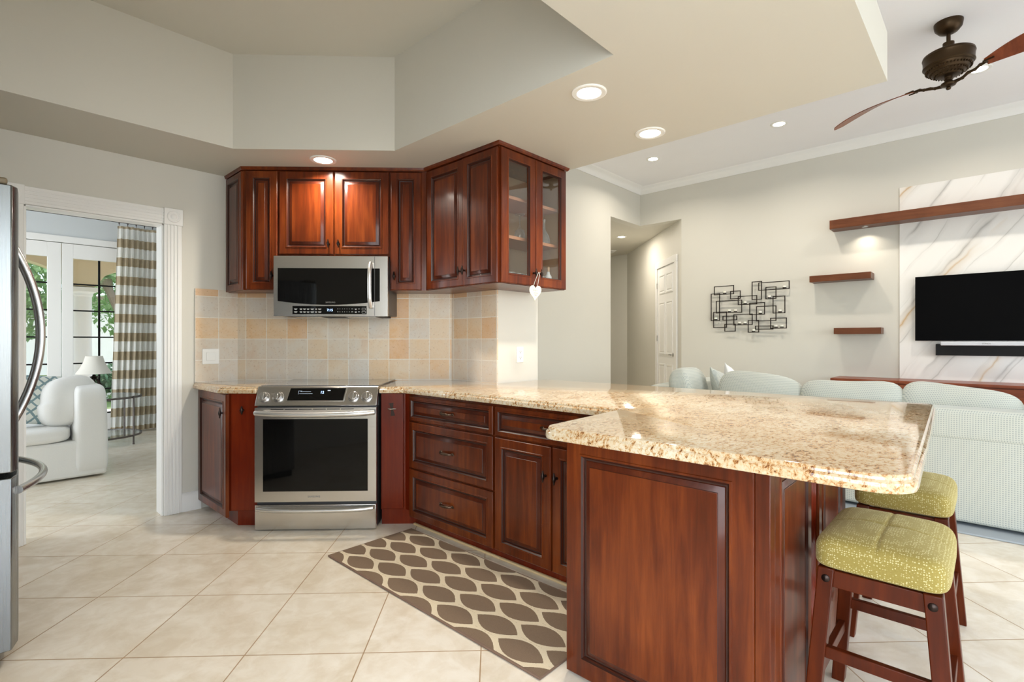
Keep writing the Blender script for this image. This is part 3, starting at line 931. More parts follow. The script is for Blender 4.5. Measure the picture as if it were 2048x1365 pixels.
# drawer base
u = thing('drawer_cabinet', 'cherry wood base cabinet with three stacked drawers right of the range', 'cabinet', (1.99, 2.762, 0), -PI / 2)
B(0.0, .785, 0, .555, .066, BZ).build('carcass', CHERRY, u); B(0.0, .785, .045, .5, 0, .066).build('toe_kick', CHERRY_R, u)
B(0, .785, .027, .044, 0, .013).build('shoe_strip', STRIP, u, .004)
for z0, z1 in ((.690, .846), (.388, .680), (.072, .378)): drawer(u, .018, .779, z0, z1)
# sink-style base with one drawer over two doors
u = thing('base_cabinet', 'cherry wood base cabinet with a drawer over two tall doors, beside the peninsula', 'cabinet', (1.99, 1.976, 0), -PI / 2)
B(0.0, .822, 0, .555, .066, BZ).build('carcass', CHERRY, u); B(0.0, .822, .045, .5, 0, .066).build('toe_kick', CHERRY_R, u)
B(0, .822, .027, .044, 0, .013).build('shoe_strip', STRIP, u, .004)
drawer(u, .010, .790, .690, .846, .40)
door(u, .010, .396, .072, .680, .366, .535); door(u, .406, .790, .072, .680, .436, .535)
# peninsula
u = thing('peninsula_cabinet', 'peninsula cabinet end with large raised cherry panels under the granite overhang', 'cabinet', (1.50, .44, 0), 0)
mb = MB(); mb.box(.022, .93, .022, .69, .0, BZ); mb.box(.0, .04, .0, .04, 0, BZ)
mb.box(.93, 1.10, .022, .69, 0, BZ)
mb.build('carcass', CHERRY, u, .002)
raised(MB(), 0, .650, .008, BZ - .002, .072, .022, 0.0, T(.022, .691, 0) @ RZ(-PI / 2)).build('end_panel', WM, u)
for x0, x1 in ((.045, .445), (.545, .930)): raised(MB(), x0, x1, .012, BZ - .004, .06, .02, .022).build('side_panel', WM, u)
mb = MB()
for k in range(4): mb.tube([(.465 + k * .021, .016, .02), (.465 + k * .021, .016, BZ)], .0085, 8)
mb.build('fluted_stile', CHERRY_R, u)
# filler beside the range, right
p1 = SC2(-.738, 4.80); p2 = SC2(-.738, 5.55)
u = thing('spice_pullout', 'narrow plain cherry pull-out front with a bow-tie latch, right of the range', 'cabinet', (p1[0], p1[1], 0), 0)
poly = [p1, (1.99, 2.81), (1.99, 2.768), (2.55, 2.768), (2.55, 3.0), p2]
MB().prism([(x - p1[0], y - p1[1]) for x, y in poly], .10, BZ).build('carcass', CHERRY_R, u)
poly = [SC2(-.735, 4.815), (2.015, 2.80), (2.04, 2.768), (2.5, 2.768), SC2(-.735, 5.4)]
MB().prism([(x - p1[0], y - p1[1]) for x, y in poly], 0, .10).build('toe_kick', CHERRY_R, u)
Mf = RZ(A45)
mb = MB().box(.004, .147, -.016, -.001, .106, BZ - .004, 0, Mf); fo = mb.build('pullout_front', CHERRY_R, u, .003)
MB().prism([(-.014, -.042), (.014, -.042), (.006, 0), (.014, .042), (-.014, .042), (-.006, 0)], 0, .003, 0, Mf @ T(.075, -.016, .755) @ RX(PI / 2) @ RZ(.12)).build('latch_plate', BRONZE, fo)
MB().tube([(-.027, 0, 0), (-.012, 0, .004), (0, 0, .006), (.012, 0, .004), (.027, 0, 0)], [.003, .005, .004, .005, .003], 8, 0, False, Mf @ T(.075, -.022, .758) @ RX(PI / 2)).build('latch_bar', CHROME, fo)
# left corner base
p1 = SC2(-1.515, 4.80)
u = thing('corner_base_cabinet', 'small cherry base cabinet with one door and a narrow plain front, left of the range', 'cabinet', (1.18, 4.14, 0), 0)
poly = [(1.18, 4.15), (1.18, 3.615), (1.186, 3.609), p1, SC2(-1.515, 5.55), (1.43, 4.13), (1.42, 4.15)]
MB().prism([(x - 1.18, y - 4.14) for x, y in poly], .10, BZ).build('carcass', CHERRY_R, u)
poly = [(1.235, 4.15), (1.235, 3.592), SC2(-1.517, 4.82), SC2(-1.517, 5.4), (1.42, 4.13)]
MB().prism([(x - 1.18, y - 4.14) for x, y in poly], 0, .10).build('toe_kick', CHERRY_R, u)
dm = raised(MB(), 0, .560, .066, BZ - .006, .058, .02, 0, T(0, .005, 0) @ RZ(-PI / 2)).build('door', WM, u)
mb = MB(); M = RZ(-PI / 2) @ T(.505, -.016, .735)
mb.lathe([(.007, 0), (.005, .006), (.0045, .018), (.006, .022)], 12, 0, M @ RX(PI / 2)); mb.lathe([(.001, -.034), (.004, -.028), (.0035, -.022), (.0095, -.004), (.0095, .004), (.0035, .022), (.004, .028), (.001, .034)], 12, 0, M @ T(0, -.024, 0))
mb.build('knob', BRONZE, dm, 0, 50)
q0 = SC2(-1.700, 4.80); Mf = T(q0[0] - 1.18, q0[1] - 4.14, 0) @ RZ(A45)
fo = MB().box(.006, .181, -.016, -.001, .106, BZ - .004, 0, Mf).build('pullout_front', CHERRY_R, u, .003)
mb = MB(); M = Mf @ T(.085, -.016, .755)
mb.lathe([(.007, 0), (.005, .006), (.0045, .016), (.006, .02)], 12, 0, M @ RX(PI / 2)); mb.lathe([(.001, -.028), (.004, -.024), (.0095, -.004), (.0095, .004), (.004, .024), (.001, .028)], 12, 0, M @ T(0, -.022, 0))
mb.tube([(-.012, -.022, 0), (.012, -.022, 0)], .004, 8, 0, False, M); mb.build('knob', BRONZE, fo, 0, 50)

# wall cabinets
UB, UT = 1.558, 2.398
cu = SC2(-1.740, 5.205); cl = SC2(-1.513, 5.205)
u = thing('corner_wall_cabinet', 'left end cherry wall cabinet with two narrow raised doors', 'cabinet', (1.362, 4.15, UB), 0)
poly = [(1.362, 4.158), (1.362, 3.845), cu, cl, SC2(-1.513, 5.56), (1.435, 4.14), (1.43, 4.158)]
MB().prism([(x - 1.362, y - 4.15) for x, y in poly], 0, UT - UB).build('carcass', CHERRY, u)
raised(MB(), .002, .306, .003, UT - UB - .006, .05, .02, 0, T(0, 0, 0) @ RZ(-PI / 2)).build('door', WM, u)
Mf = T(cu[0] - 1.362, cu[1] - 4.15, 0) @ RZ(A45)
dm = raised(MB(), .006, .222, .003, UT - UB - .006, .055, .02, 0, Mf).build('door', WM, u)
mb = MB(); M = Mf @ T(.190, -.02, .10)
mb.lathe([(.007, 0), (.005, .006), (.006, .02)], 12, 0, M @ RX(PI / 2)); mb.lathe([(.001, -.03), (.004, -.026), (.0095, -.004), (.0095, .004), (.004, .026), (.001, .03)], 12, 0, M @ T(0, -.024, 0)); mb.build('knob', BRONZE, dm, 0, 50)
o0 = SC2(-1.511, 5.205)
u = thing('microwave_wall_cabinet', 'short cherry wall cabinet with a pair of doors above the microwave', 'cabinet', (o0[0], o0[1], 1.797), A45)
B(.001, .772, 0, .24, 0, UT - 1.797).build('carcass', CHERRY, u)
door(u, .006, .383, .012, UT - 1.797 - .006, .352, .085); door(u, .391, .768, .012, UT - 1.797 - .006, .422, .085)
c0 = SC2(-.737, 5.205)
u = thing('narrow_wall_cabinet', 'narrow one-door cherry wall cabinet to the right of the microwave', 'cabinet', (c0[0], c0[1], UB), 0)
poly = [c0, (2.262, 2.943), (2.262, 2.926), (2.56, 2.926), (2.56, 3.01), SC2(-.737, 5.55)]
MB().prism([(x - c0[0], y - c0[1]) for x, y in poly], 0, UT - UB).build('carcass', CHERRY, u)
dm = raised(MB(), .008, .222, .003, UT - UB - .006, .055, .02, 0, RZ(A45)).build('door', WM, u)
mb = MB(); M = RZ(A45) @ T(.036, -.02, .10)
mb.lathe([(.007, 0), (.005, .006), (.006, .02)], 12, 0, M @ RX(PI / 2)); mb.lathe([(.001, -.03), (.004, -.026), (.0095, -.004), (.0095, .004), (.004, .026), (.001, .03)], 12, 0, M @ T(0, -.024, 0)); mb.build('knob', BRONZE, dm, 0, 50)
u = thing('wall_cabinet', 'single-door cherry wall cabinet right of the corner, left of the glass-front cabinet', 'cabinet', (2.262, 2.924, UB), -PI / 2)
B(0.001, .392, 0, .295, 0, UT - UB).build('carcass', CHERRY, u)
door(u, .012, .396, .003, UT - UB - .006, .370, .10)
# glass-front cabinet
u = thing('glass_front_cabinet', 'glass-front cherry wall cabinet at the end of the run, glasses on its shelves', 'cabinet', (2.255, 2.212, UB), 0)
GW, GD, GH = .660, .312, UT - UB
mb = MB(); mb.box(.0, .018, 0, GD, 0, GH); mb.box(GW - .018, GW, 0, GD, 0, GH); mb.box(.018, GW - .018, 0, GD, 0, .018); mb.box(.018, GW - .018, 0, GD, GH - .03, GH); mb.box(.018, GW - .018, GD - .01, GD, .018, GH - .03)
mb.box(.018, .034, 0, .018, .018, GH - .03); mb.box(GW - .034, GW - .018, 0, .018, .018, GH - .03)
mb.build('carcass', CHERRY, u)
mb = MB(); mb.box(.0185, GW - .0185, GD - .012, GD - .0105, .0185, GH - .0305); mb.box(.0182, .020, .02, GD - .012, .0185, GH - .0305); mb.box(GW - .020, GW - .0182, .02, GD - .012, .0185, GH - .0305)
mb.build('lining', INTERIOR, u)
SH = [.30, .555]
for z in SH: B(.019, GW - .019, .045, GD - .013, z, z + .02).build('shelf', SHELFEDGE, u)
dm = raised(MB(), .004, .322, .003, GH - .006, .055, .018, 0, T(0, .322, 0) @ RZ(-PI / 2)).build('side_door', WM, u)
mb = MB(); M = RZ(-PI / 2) @ T(-.302 + .005 + .0, -.018, .12)
M = T(0, .322, 0) @ RZ(-PI / 2) @ T(.028, -.018, .10)
mb.lathe([(.007, 0), (.005, .006), (.006, .02)], 12, 0, M @ RX(PI / 2)); mb.lathe([(.001, -.03), (.004, -.026), (.0095, -.004), (.0095, .004), (.004, .026), (.001, .03)], 12, 0, M @ T(0, -.024, 0)); mb.build('knob', BRONZE, dm, 0, 50)
for x0, x1, kx in ((.004, .327, .302), (.332, .656, .358)):
    rl = .066; z0, z1 = .003, GH - .006
    mb = MB()
    rg = [(0, 0, 0), (0, -.016, 0), (.005, -.02, 0), (rl - .014, -.02, 0), (rl - .012, -.023, 0), (rl - .006, -.023, 0), (rl - .002, -.014, 1), (rl, -.010, 1), (rl, 0, 0)]
    rs = [[(x0 + i_, y_, z0 + i_), (x1 - i_, y_, z0 + i_), (x1 - i_, y_, z1 - i_), (x0 + i_, y_, z1 - i_)] for i_, y_, _ in rg]
    for k in range(len(rs) - 1): mb.loft([rs[k], rs[k + 1]], rg[k + 1][2], True, False, False)
    mb.loft([rs[-1], rs[0]], 0, True, False, False)
    d = mb.build('glass_door', WM, u)
    B(x0 + rl - .004, x1 - rl + .004, -.009, -.005, z0 + rl - .004, z1 - rl + .004).build('pane', CABGLASS, d)
    knob(d, kx, .085)
# crown strip on all the wall cabinets
mb = MB()
pth = [(1.342, 4.155), (1.342, 3.836), SC2(-.512, 5.165), (2.234, 2.19), (2.93, 2.19), (2.93, 2.525)]
pth[2] = (2.234, 5.165 - 2.234)
molding(mb, pth, [(-.04, 2.3985), (-.002, 2.3985), (.001, 2.402), (.005, 2.407), (.008, 2.4195), (-.04, 2.4195)])
tag(mb.build('cabinet_crown', CHERRY, None, 0, 20), 'thin red-brown crown strip along the top of the wall cabinets', 'crown molding')

# glassware in the glass cabinet
GX, GY, GZ = 2.255, 2.212, UB


def glassware(name, prof, x, y, z, label, cat, group=None, flip=False, mat=CRYSTAL):
    mb = MB()
    if flip: h = max(p[1] for p in prof); prof = [(r, h - zz) for r, zz in prof][::-1]
    mb.lathe(prof, 24, 0, None, False)
    o = mb.build(name, mat, None, 0, 60); o.location = (x, y, z); return tag(o, label, cat, group)


WG = [(.0, .0), (.036, .001), (.034, .004), (.006, .012), (.004, .03), (.004, .085), (.012, .095), (.032, .115), (.038, .145), (.033, .185), (.031, .185), (.035, .145), (.029, .117), (.0, .1)]
glassware('wine_glass', WG, GX + .345, GY + .14, GZ + SH[0] + .021, 'upside-down stemmed wine glass on the middle shelf behind the left glass door', 'glass', 'stemware in the glass cabinet', True)
DEC = [(.0, .0), (.04, .002), (.045, .02), (.035, .06), (.012, .10), (.009, .15), (.013, .175), (.011, .175), (.007, .15), (.01, .1), (.032, .06), (.041, .02), (0, .006)]
glassware('decanter', DEC, GX + .548, GY + .095, GZ + SH[0] + .021, 'clear flared glass decanter on the middle shelf, left one behind the right glass door', 'glass', 'stemware in the glass cabinet')
glassware('decanter', DEC, GX + .592, GY + .190, GZ + SH[0] + .021, 'clear flared glass decanter on the middle shelf, right one behind the right glass door', 'glass', 'stemware in the glass cabinet')
TB = [(.0, .0), (.032, .0), (.036, .07), (.034, .07), (.030, .006), (0, .006)]
for x, y, lb in ((.185, .085, 'small clear tumbler on the cabinet floor, leftmost behind the left glass door'), (.270, .085, 'small clear tumbler on the cabinet floor, middle behind the left glass door'),
                 (.352, .080, 'small clear tumbler on the cabinet floor, right end behind the left glass door'), (.505, .085, 'small clear tumbler on the cabinet floor, left of the silver bottle'), (.600, .160, 'small clear tumbler on the cabinet floor, right of the silver bottle')):
    glassware('tumbler', TB, GX + x, GY + y, GZ + .019, lb, 'glass', 'tumblers in the glass cabinet')
bt = thing('bottle', 'slim silver bottle with wooden stopper on the floor of the glass cabinet', 'bottle', (GX + .572, GY + .075, GZ + .019))
MB().lathe([(.022, 0), (.024, .01), (.024, .075), (.012, .095), (.010, .11)], 20).build('body', SILVER, bt)
MB().lathe([(.008, .11), (.010, .112), (.010, .14), (.007, .145)], 16).build('stopper', INTERIOR, bt)
# heart ornament hanging from the glass door knob
ht = thing('heart_ornament', 'cream heart ornament with grey script hanging by a cord from a cabinet knob', 'ornament', (2.524, 2.150, 1.517), math.radians(-32))
pts = []
for i in range(40):
    a = 2 * PI * i / 40; pts.append((.040 * 16 * math.sin(a) ** 3 / 16, .0035 * (13 * math.cos(a) - 5 * math.cos(2 * a) - 2 * math.cos(3 * a) - math.cos(4 * a))))
HM = T(0, 0, -.002) @ RX(PI / 2) @ RZ(-.06)
MB().prism(pts, -.003, .003, 0, HM).build('heart', plain('cream_painted_wood', srgb(236, 230, 208), 0.6), ht, .0015)
mb = MB()
for (x0, z0, n_, s_) in ((-.020, .012, 4, .0065), (-.012, -.006, 4, .0060), (-.004, -.020, 3, .004)):
    pp = []
    for i in range(n_ * 8 + 1):
        q = i / 8; pp.append((x0 + q * s_ * 1.35 + .3 * s_ * math.sin(q * 2 * PI), z0 + s_ * .9 * math.sin(q * 2 * PI + .8) * (1.2 if int(q) % 2 == 0 else .8) - q * .0008, .0036))
    mb.tube(pp, .0007, 5, 0, False, HM)
mb.build('script_lettering', GREYINK, ht)
for s_ in (-1, 1): MB().tube([(s_ * .014, -.001, .030), (s_ * .010 + .012, -.006, .08), (.030 + s_ * .004, .006, .128)], .0012, 6).build('cord', WAX, ht)

# ------------------------------------------------------------------ worktops
def slab(name, pts, radii, label, zt=.905, th=.043, double=True):
    P = round_poly(pts, radii, 8)
    # make the outline counter-clockwise so a positive offset grows outward
    ar = sum(P[i][0] * P[(i + 1) % len(P)][1] - P[(i + 1) % len(P)][0] * P[i][1] for i in range(len(P)))
    if ar < 0: P = P[::-1]
    prof = [(-.012, zt - th), (-.003, zt - th + .003), (0, zt - th + .012), (-.002, zt - .018), (-.007, zt - .013), (-.009, zt - .012), (-.010, zt - .006), (-.014, zt - .001), (-.019, zt)]
    rings = [[(x, y, z) for x, y in offset_path(P, d, True)] for d, z in prof]
    mb = MB().loft(rings, 0, True, True, True)
    return tag(mb.build(name, GRAN, None, 0, 28), label, 'countertop')


slab('countertop', [SC2(-.742, 4.715), (1.945, 4.715 - 1.945), (1.945, 1.19), (1.365, 1.150), (1.375, .115), (3.125, .19), (3.09, 2.524), (2.562, 2.524), (2.562, 3.005), SC2(-.742, 5.555)],
     [.012, .03, .02, .07, .085, .05, .0, 0, 0, 0], 'large L-shaped golden granite worktop running over the peninsula')
slab('countertop', [(1.125, 4.148), (1.125, 3.628), (1.145, 3.592), SC2(-1.514, 4.715), SC2(-1.514, 5.555), (1.425, 4.148)], [.01, .02, .02, .012, 0, 0], 'small golden granite worktop in the corner left of the range')

# ------------------------------------------------------------------ range
o0 = SC2(-1.5095, 4.67)
u = thing('kitchen_range', 'stainless slide-in electric range with black oven window and four knobs', 'range', (o0[0], o0[1], 0), A45)
RW = .762
MB().box(.004, RW - .004, .03, .62, .01, .782).box(.004, RW - .004, .095, .62, .782, .885).build('body', DKGREY, u)
dm = B(.001, RW - .001, -.0, .028, .004, .163).build('storage_drawer', STEEL, u, .005)
mb = MB(); mb.tube([(.02 + (RW - .04) * i / 16, -.012 - .026 * (1 - abs(-1 + i / 8) ** 6), .142 - .006 * math.sin(PI * i / 16)) for i in range(17)], .0135, 14); mb.build('drawer_handle', SATIN, dm)
dm = MB().panel(.001, RW - .001, .182, .778, [(0, .028, 0), (0, .004, 0), (.004, 0, 0), (.052, 0, 0)], 0)
mbd = MB()
x0, x1, z0, z1 = .001, RW - .001, .182, .778; wx0, wx1, wz0, wz1 = .052, .708, .248, .706
outer = [(x0, 0, z0), (x1, 0, z0), (x1, 0, z1), (x0, 0, z1)]; inner = [(wx0, 0, wz0), (wx1, 0, wz0), (wx1, 0, wz1), (wx0, 0, wz1)]
mbd.loft([[(p[0], .028, p[2]) for p in outer], outer], 0, True, True, False); mbd.loft([outer, inner], 0, True, False, False)
dm = mbd.build('oven_door', STEEL, u)
B(wx0, wx1, .0006, .006, wz0, wz1).build('oven_window', GBLACK, dm)
mb = MB(); mb.tube([(.012 + (RW - .024) * i / 16, -.014 - .03 * (1 - abs(-1 + i / 8) ** 8), .748 - .010 * math.sin(PI * i / 16)) for i in range(17)], .0165, 14); mb.build('door_handle', SATIN, dm)
mb = MB()
for k in range(6): mb.box(.10 + k * .088, .18 + k * .088, -.001, .001, .766, .770)
mb.build('vent_slot', BLACK, dm)
text_mesh('lettering', 'SAMSUNG', .017, GREYINK, dm, T(.37, -.0006, .214) @ RX(PI / 2))
# slanted control panel
cp0 = (0.0, .790); cp1 = (.052, .907)          # (y, z) bottom and top edges of the sloping face
mb = MB(); pr = [(0.0, .790), (.03, .790), (.09, .88), (.09, .908), (.056, .909), (.050, .904)]
mb.loft([[(x, y, z) for y, z in pr] for x in (.0, RW)], 0); cpn = mb.build('control_panel', STEEL, u, .002, 12)
sl = math.atan2(cp1[1] - cp0[1], cp1[0] - cp0[0])
MP = T(0, 0, .790) @ RX(sl)                      # local x along the panel, y up the slope, -z outward... see below
NRM = T(0, 0.0, .790) @ RX(sl - 0)
mb = MB(); mb.prism([(.190, .028), (.555, .028), (.568, .120), (.202, .120)], .0008, .004, 0, NRM); mb.build('display_bezel', CHROME, cpn, .001)
mb = MB(); mb.prism([(.198, .034), (.548, .034), (.559, .115), (.210, .115)], .004, .0052, 0, NRM); mb.build('display', GBLACK, cpn)
mb = MB()
for (a, b, c, d) in ((.262, .283, .096, .097), (.262, .263, .074, .097), (.275, .34, .0905, .092), (.268, .352, .077, .0785)): mb.box(a, b, c, d, .0052, .0056, 0, NRM)
mb.build('display_readout', WHITELED, cpn)
text_mesh('clock_digits', '12', .024, BLUELED, cpn, NRM @ T(.412, .086, .0053))
mb = MB().box(.445, .463, .097, .102, .0052, .0056, 0, NRM); mb.build('display_icon', WHITELED, cpn)
for kx in (.052, .140, .612, .696):
    M = NRM @ T(kx, .058, .0005)
    kb = MB().lathe([(.035, 0), (.035, .004), (.031, .006), (.031, .003)], 28, 0, M).lathe([(.027, .003), (.027, .02), (.024, .026), (0, .026)], 24, 0, M).box(-.005, .005, -.024, .024, .024, .033, 0, M)
    kb.build('knob', CHROME, cpn, .001)
B(.002, RW - .002, .088, .655, .886, .912).build('cooktop', NT('ceramic_cooktop').set(Base_Color=srgb(96, 96, 98), Roughness=0.05, Coat_Weight=0.6, Coat_Roughness=0.02).mat, u, .002)

# ------------------------------------------------------------------ microwave
o0 = SC2(-1.510, 5.07)
u = thing('microwave_oven', 'stainless over-the-range microwave with black window and bar handle', 'microwave', (o0[0], o0[1], 1.371), A45)
MW, MH = .776, .414
B(.004, MW - .004, .02, .365, .012, MH + .004).build('body', DKGREY, u, .003)
fr = MB()
outer = [(0, 0, 0), (MW, 0, 0), (MW, 0, MH), (0, 0, MH)]
n_ = 12; arc = [(.027 + (.722 - .027) * i / n_, 0, .104 - .026 * (1 - (-1 + 2 * i / n_) ** 2)) for i in range(n_ + 1)]
win = arc + [(.722, 0, .330), (.027, 0, .330)]
bot = [(MW * i / n_, 0, 0) for i in range(n_ + 1)]
fr.add(bot + arc, [(i, i + 1, n_ + 2 + i, n_ + 1 + i) for i in range(n_)])
fr.add([(0, 0, 0), (.027, 0, .104), (.027, 0, .330), (0, 0, MH)], [(0, 1, 2, 3)]); fr.add([(MW, 0, 0), (MW, 0, MH), (.722, 0, .330), (.722, 0, .104)], [(0, 1, 2, 3)]); fr.add([(0, 0, MH), (.027, 0, .330), (.722, 0, .330), (MW, 0, MH)], [(0, 1, 2, 3)])
fr.loft([[(p[0], .022, p[2]) for p in outer], outer], 0, True, True, False)
dm = fr.build('door_face', STEEL, u, 0, 30)
MB().add([(x, .001, z) for x, y, z in win], [list(range(len(win)))]).build('window', GBLACK, dm, normals=False)
B(.685, .688, -.0006, .001, .004, MH - .004).build('door_seam', DKGREY, dm)
B(.128, .632, -.0012, .002, .014, .070).build('key_strip', GBLACK, dm)
mb = MB(); mb.tube([(.662, -.012 - .036 * (1 - (-1 + i / 6) ** 4), .060 + .305 * i / 12) for i in range(13)], .0140, 14); mb.build('door_handle', SATIN, dm)
text_mesh('lettering', 'SAMSUNG', .0145, GREYINK, dm, T(.385, -.0004, .095) @ RX(PI / 2))
text_mesh('clock_digits', '7:15', .024, BLUELED, dm, T(.382, -.0016, .041) @ RX(PI / 2))
for row in (.050, .030):
    for grp in (((.150, .022), (.186, .018), (.210, .018), (.234, .018), (.262, .024), (.288, .014), (.313, .022)), ((.436, .006), (.450, .004), (.467, .004), (.482, .004), (.498, .004), (.514, .004), (.534, .012), (.558, .014), (.580, .012))):
        mb = MB()
        for x, w in grp:
            mb.box(x - w / 2, x + w / 2, -.0016, -.0012, row - .0011, row + .0011)
            if w > .012: mb.box(x - w * .35, x + w * .35, -.0016, -.0012, row - .0058, row - .0038)
        mb.build('key_legends', WHITEINK, dm)
mb = MB()
for z in (.042, .020):
    for a, b, c, d in ((.600, .624, z, z + .001), (.600, .624, z + .013, z + .014), (.600, .601, z, z + .014), (.623, .624, z, z + .014)): mb.box(a, b, -.0016, -.0012, c, d)
mb.build('start_buttons', WHITEINK, dm)
mb = MB(); mb.box(.05, .73, .02, .34, .0, .012); ug = mb.build('underside', BLACK, u)
mb = MB(); mb.box(.10, .30, .06, .30, -.004, 0); mb.box(.47, .68, .06, .30, -.004, 0); mb.build('grease_filter', CHROME, ug)

# ------------------------------------------------------------------ refrigerator
u = thing('refrigerator', 'stainless french-door refrigerator at the left edge with curved bar handles', 'refrigerator', (.10, 2.64, 0), PI / 2)
FW = .91
B(0.002, FW - .002, .03, .80, .03, 1.77).build('body', DKGREY, u, .004)


def fdoor(x0, x1, z0, z1, name):
    n = 14; pf = []
    for i in range(n + 1):
        x = x0 + (x1 - x0) * i / n; q = (x - FW / 2) / (FW / 2); e = min(x - x0, x1 - x) / .016
        rnd = .014 * (1 - math.sqrt(max(0, 1 - (1 - min(1, e)) ** 2)))
        pf.append((x, -.045 - .022 * (1 - q * q) + rnd))
    poly = [(x0, .028)] + pf + [(x1, .028)]
    return MB().prism(poly, z0, z1).build(name, STEELV, u, .004, 40)


d1 = fdoor(0, FW / 2 - .002, .715, 1.775, 'door'); d2 = fdoor(FW / 2 + .002, FW, .715, 1.775, 'door'); fz = fdoor(0, FW, .06, .695, 'freezer_drawer')
for d, x in ((d1, FW / 2 - .045), (d2, FW / 2 + .045)):
    MB().tube([(x, -.060 - .085 * (1 - (-1 + i / 10) ** 2), .86 + .74 * i / 20) for i in range(21)], .0135, 14).build('handle', CHROME, d)
MB().tube([(.06 + (FW - .12) * i / 20, -.052 - .10 * (1 - (-1 + i / 10) ** 2), .635) for i in range(21)], .0145, 14).build('handle', CHROME, fz)
B(.0, .12, -.02, .10, 1.776, 1.80).build('hinge_cover', plain('taupe_plastic', srgb(120, 108, 88), .5), u, .008)
B(.01, FW - .01, .0, .05, .0, .055).build('toe_grille', BLACK, u)

# ------------------------------------------------------------------ small wall fittings
u = thing('light_switch', 'white square rocker switch plate on the tile left of the range', 'switch', (1.242, NY - .012, 1.088))
B(-.056, .056, -.006, 0, -.056, .056).build('plate', WHITEP, u, .003); B(-.030, .030, -.010, -.006, -.030, .030).build('rocker', WHITEP, u, .002)
u = thing('wall_outlet', 'white duplex outlet on the wall end below the glass cabinet', 'outlet', (2.795, 2.53, 1.10))
B(-.036, .036, -.006, 0, -.058, .058).build('plate', WHITEP, u, .003)
for z in (.022, -.022):
    s = MB().lathe([(.0165, .006), (.0165, .0085), (0, .0085)], 20, 0, T(0, 0, z) @ RX(PI / 2)).build('socket', WHITEP, u)
    MB().box(-.007, -.005, -.0092, -.0084, z - .002, z + .007).box(.005, .007, -.0092, -.0084, z - .002, z + .007).lathe([(.003, .0084), (.003, .0092), (0, .0092)], 10, 0, T(0, 0, z - .008) @ RX(PI / 2)).build('slots', BLACK, s)

# ------------------------------------------------------------------ recessed lights
def downlight(x, y, z, r, energy, label, group, spread=2.6):
    t = thing('recessed_light', label, 'ceiling light', (x, y, z), 0, group)
    MB().lathe([(r, 0), (r, -.004), (r * .94, -.007), (r * .70, -.006), (r * .66, -.001), (r * .66, 0)], 32, 0, None, False).build('trim_ring', WHITEP, t)
    MB().lathe([(r * .68, -.003), (r * .5, -.005), (0, -.006)], 28, 0, None, False).build('lens', LAMP, t)
    light('bulb', 'AREA', (0, 0, -.012), energy, (1.0, 0.90, 0.77), (0, 0, 0), r * 1.3, None, t, spread)


KG, LG = 'recessed kitchen ceiling lights', 'recessed living room ceiling lights'
downlight(1.668, 3.293, SOF, .086, 11, 'recessed light in the low ceiling above the microwave cabinet', KG)
downlight(2.105, 1.446, SOF, .086, 9, 'larger recessed light in the low ceiling nearest the tray corner', KG)
downlight(2.758, 1.466, SOF, .086, 9, 'recessed light in the low ceiling near its outer edge, right of the glass cabinet', KG)
downlight(6.382, 3.349, LIV, .09, 13, 'recessed light in the high living room ceiling near the far corner', LG)
downlight(6.327, 1.766, LIV, .09, 13, 'recessed light in the high living room ceiling between the far corner and the fan', LG)
downlight(6.281, 0.088, LIV, .09, 13, 'recessed light in the high living room ceiling behind the fan blade', LG)
downlight(8.052, 4.838, HALL, .09, 15, 'recessed light in the hall ceiling beyond the living room corner', 'recessed hall light', 3.14)
t = tag(MB().box(-.16, .16, -.10, .10, -.012, 0).box(-.13, .13, -.07, -.02, -.02, -.012).box(-.13, .13, .02, .07, -.02, -.012).build('ceiling_vent', TRIM, None, .002, loc=(9.2, 5.80, HALL), rot=PI / 4), 'small white air vent in the hall ceiling', 'vent')

# ------------------------------------------------------------------ kitchen rug
t = thing('kitchen_rug', 'brown and cream trellis runner rug on the floor in front of the drawers', 'rug', (1.395, 1.165, 0))
B(0.006, .556, .006, 1.529, 0.001, .010).build('pile', RUG, t)
mb = MB(); mb.tube([(.004, .004, .006), (.558, .004, .006), (.558, 1.531, .006), (.004, 1.531, .006)], .0055, 6, 0, True); mb.build('binding', BAND, t)

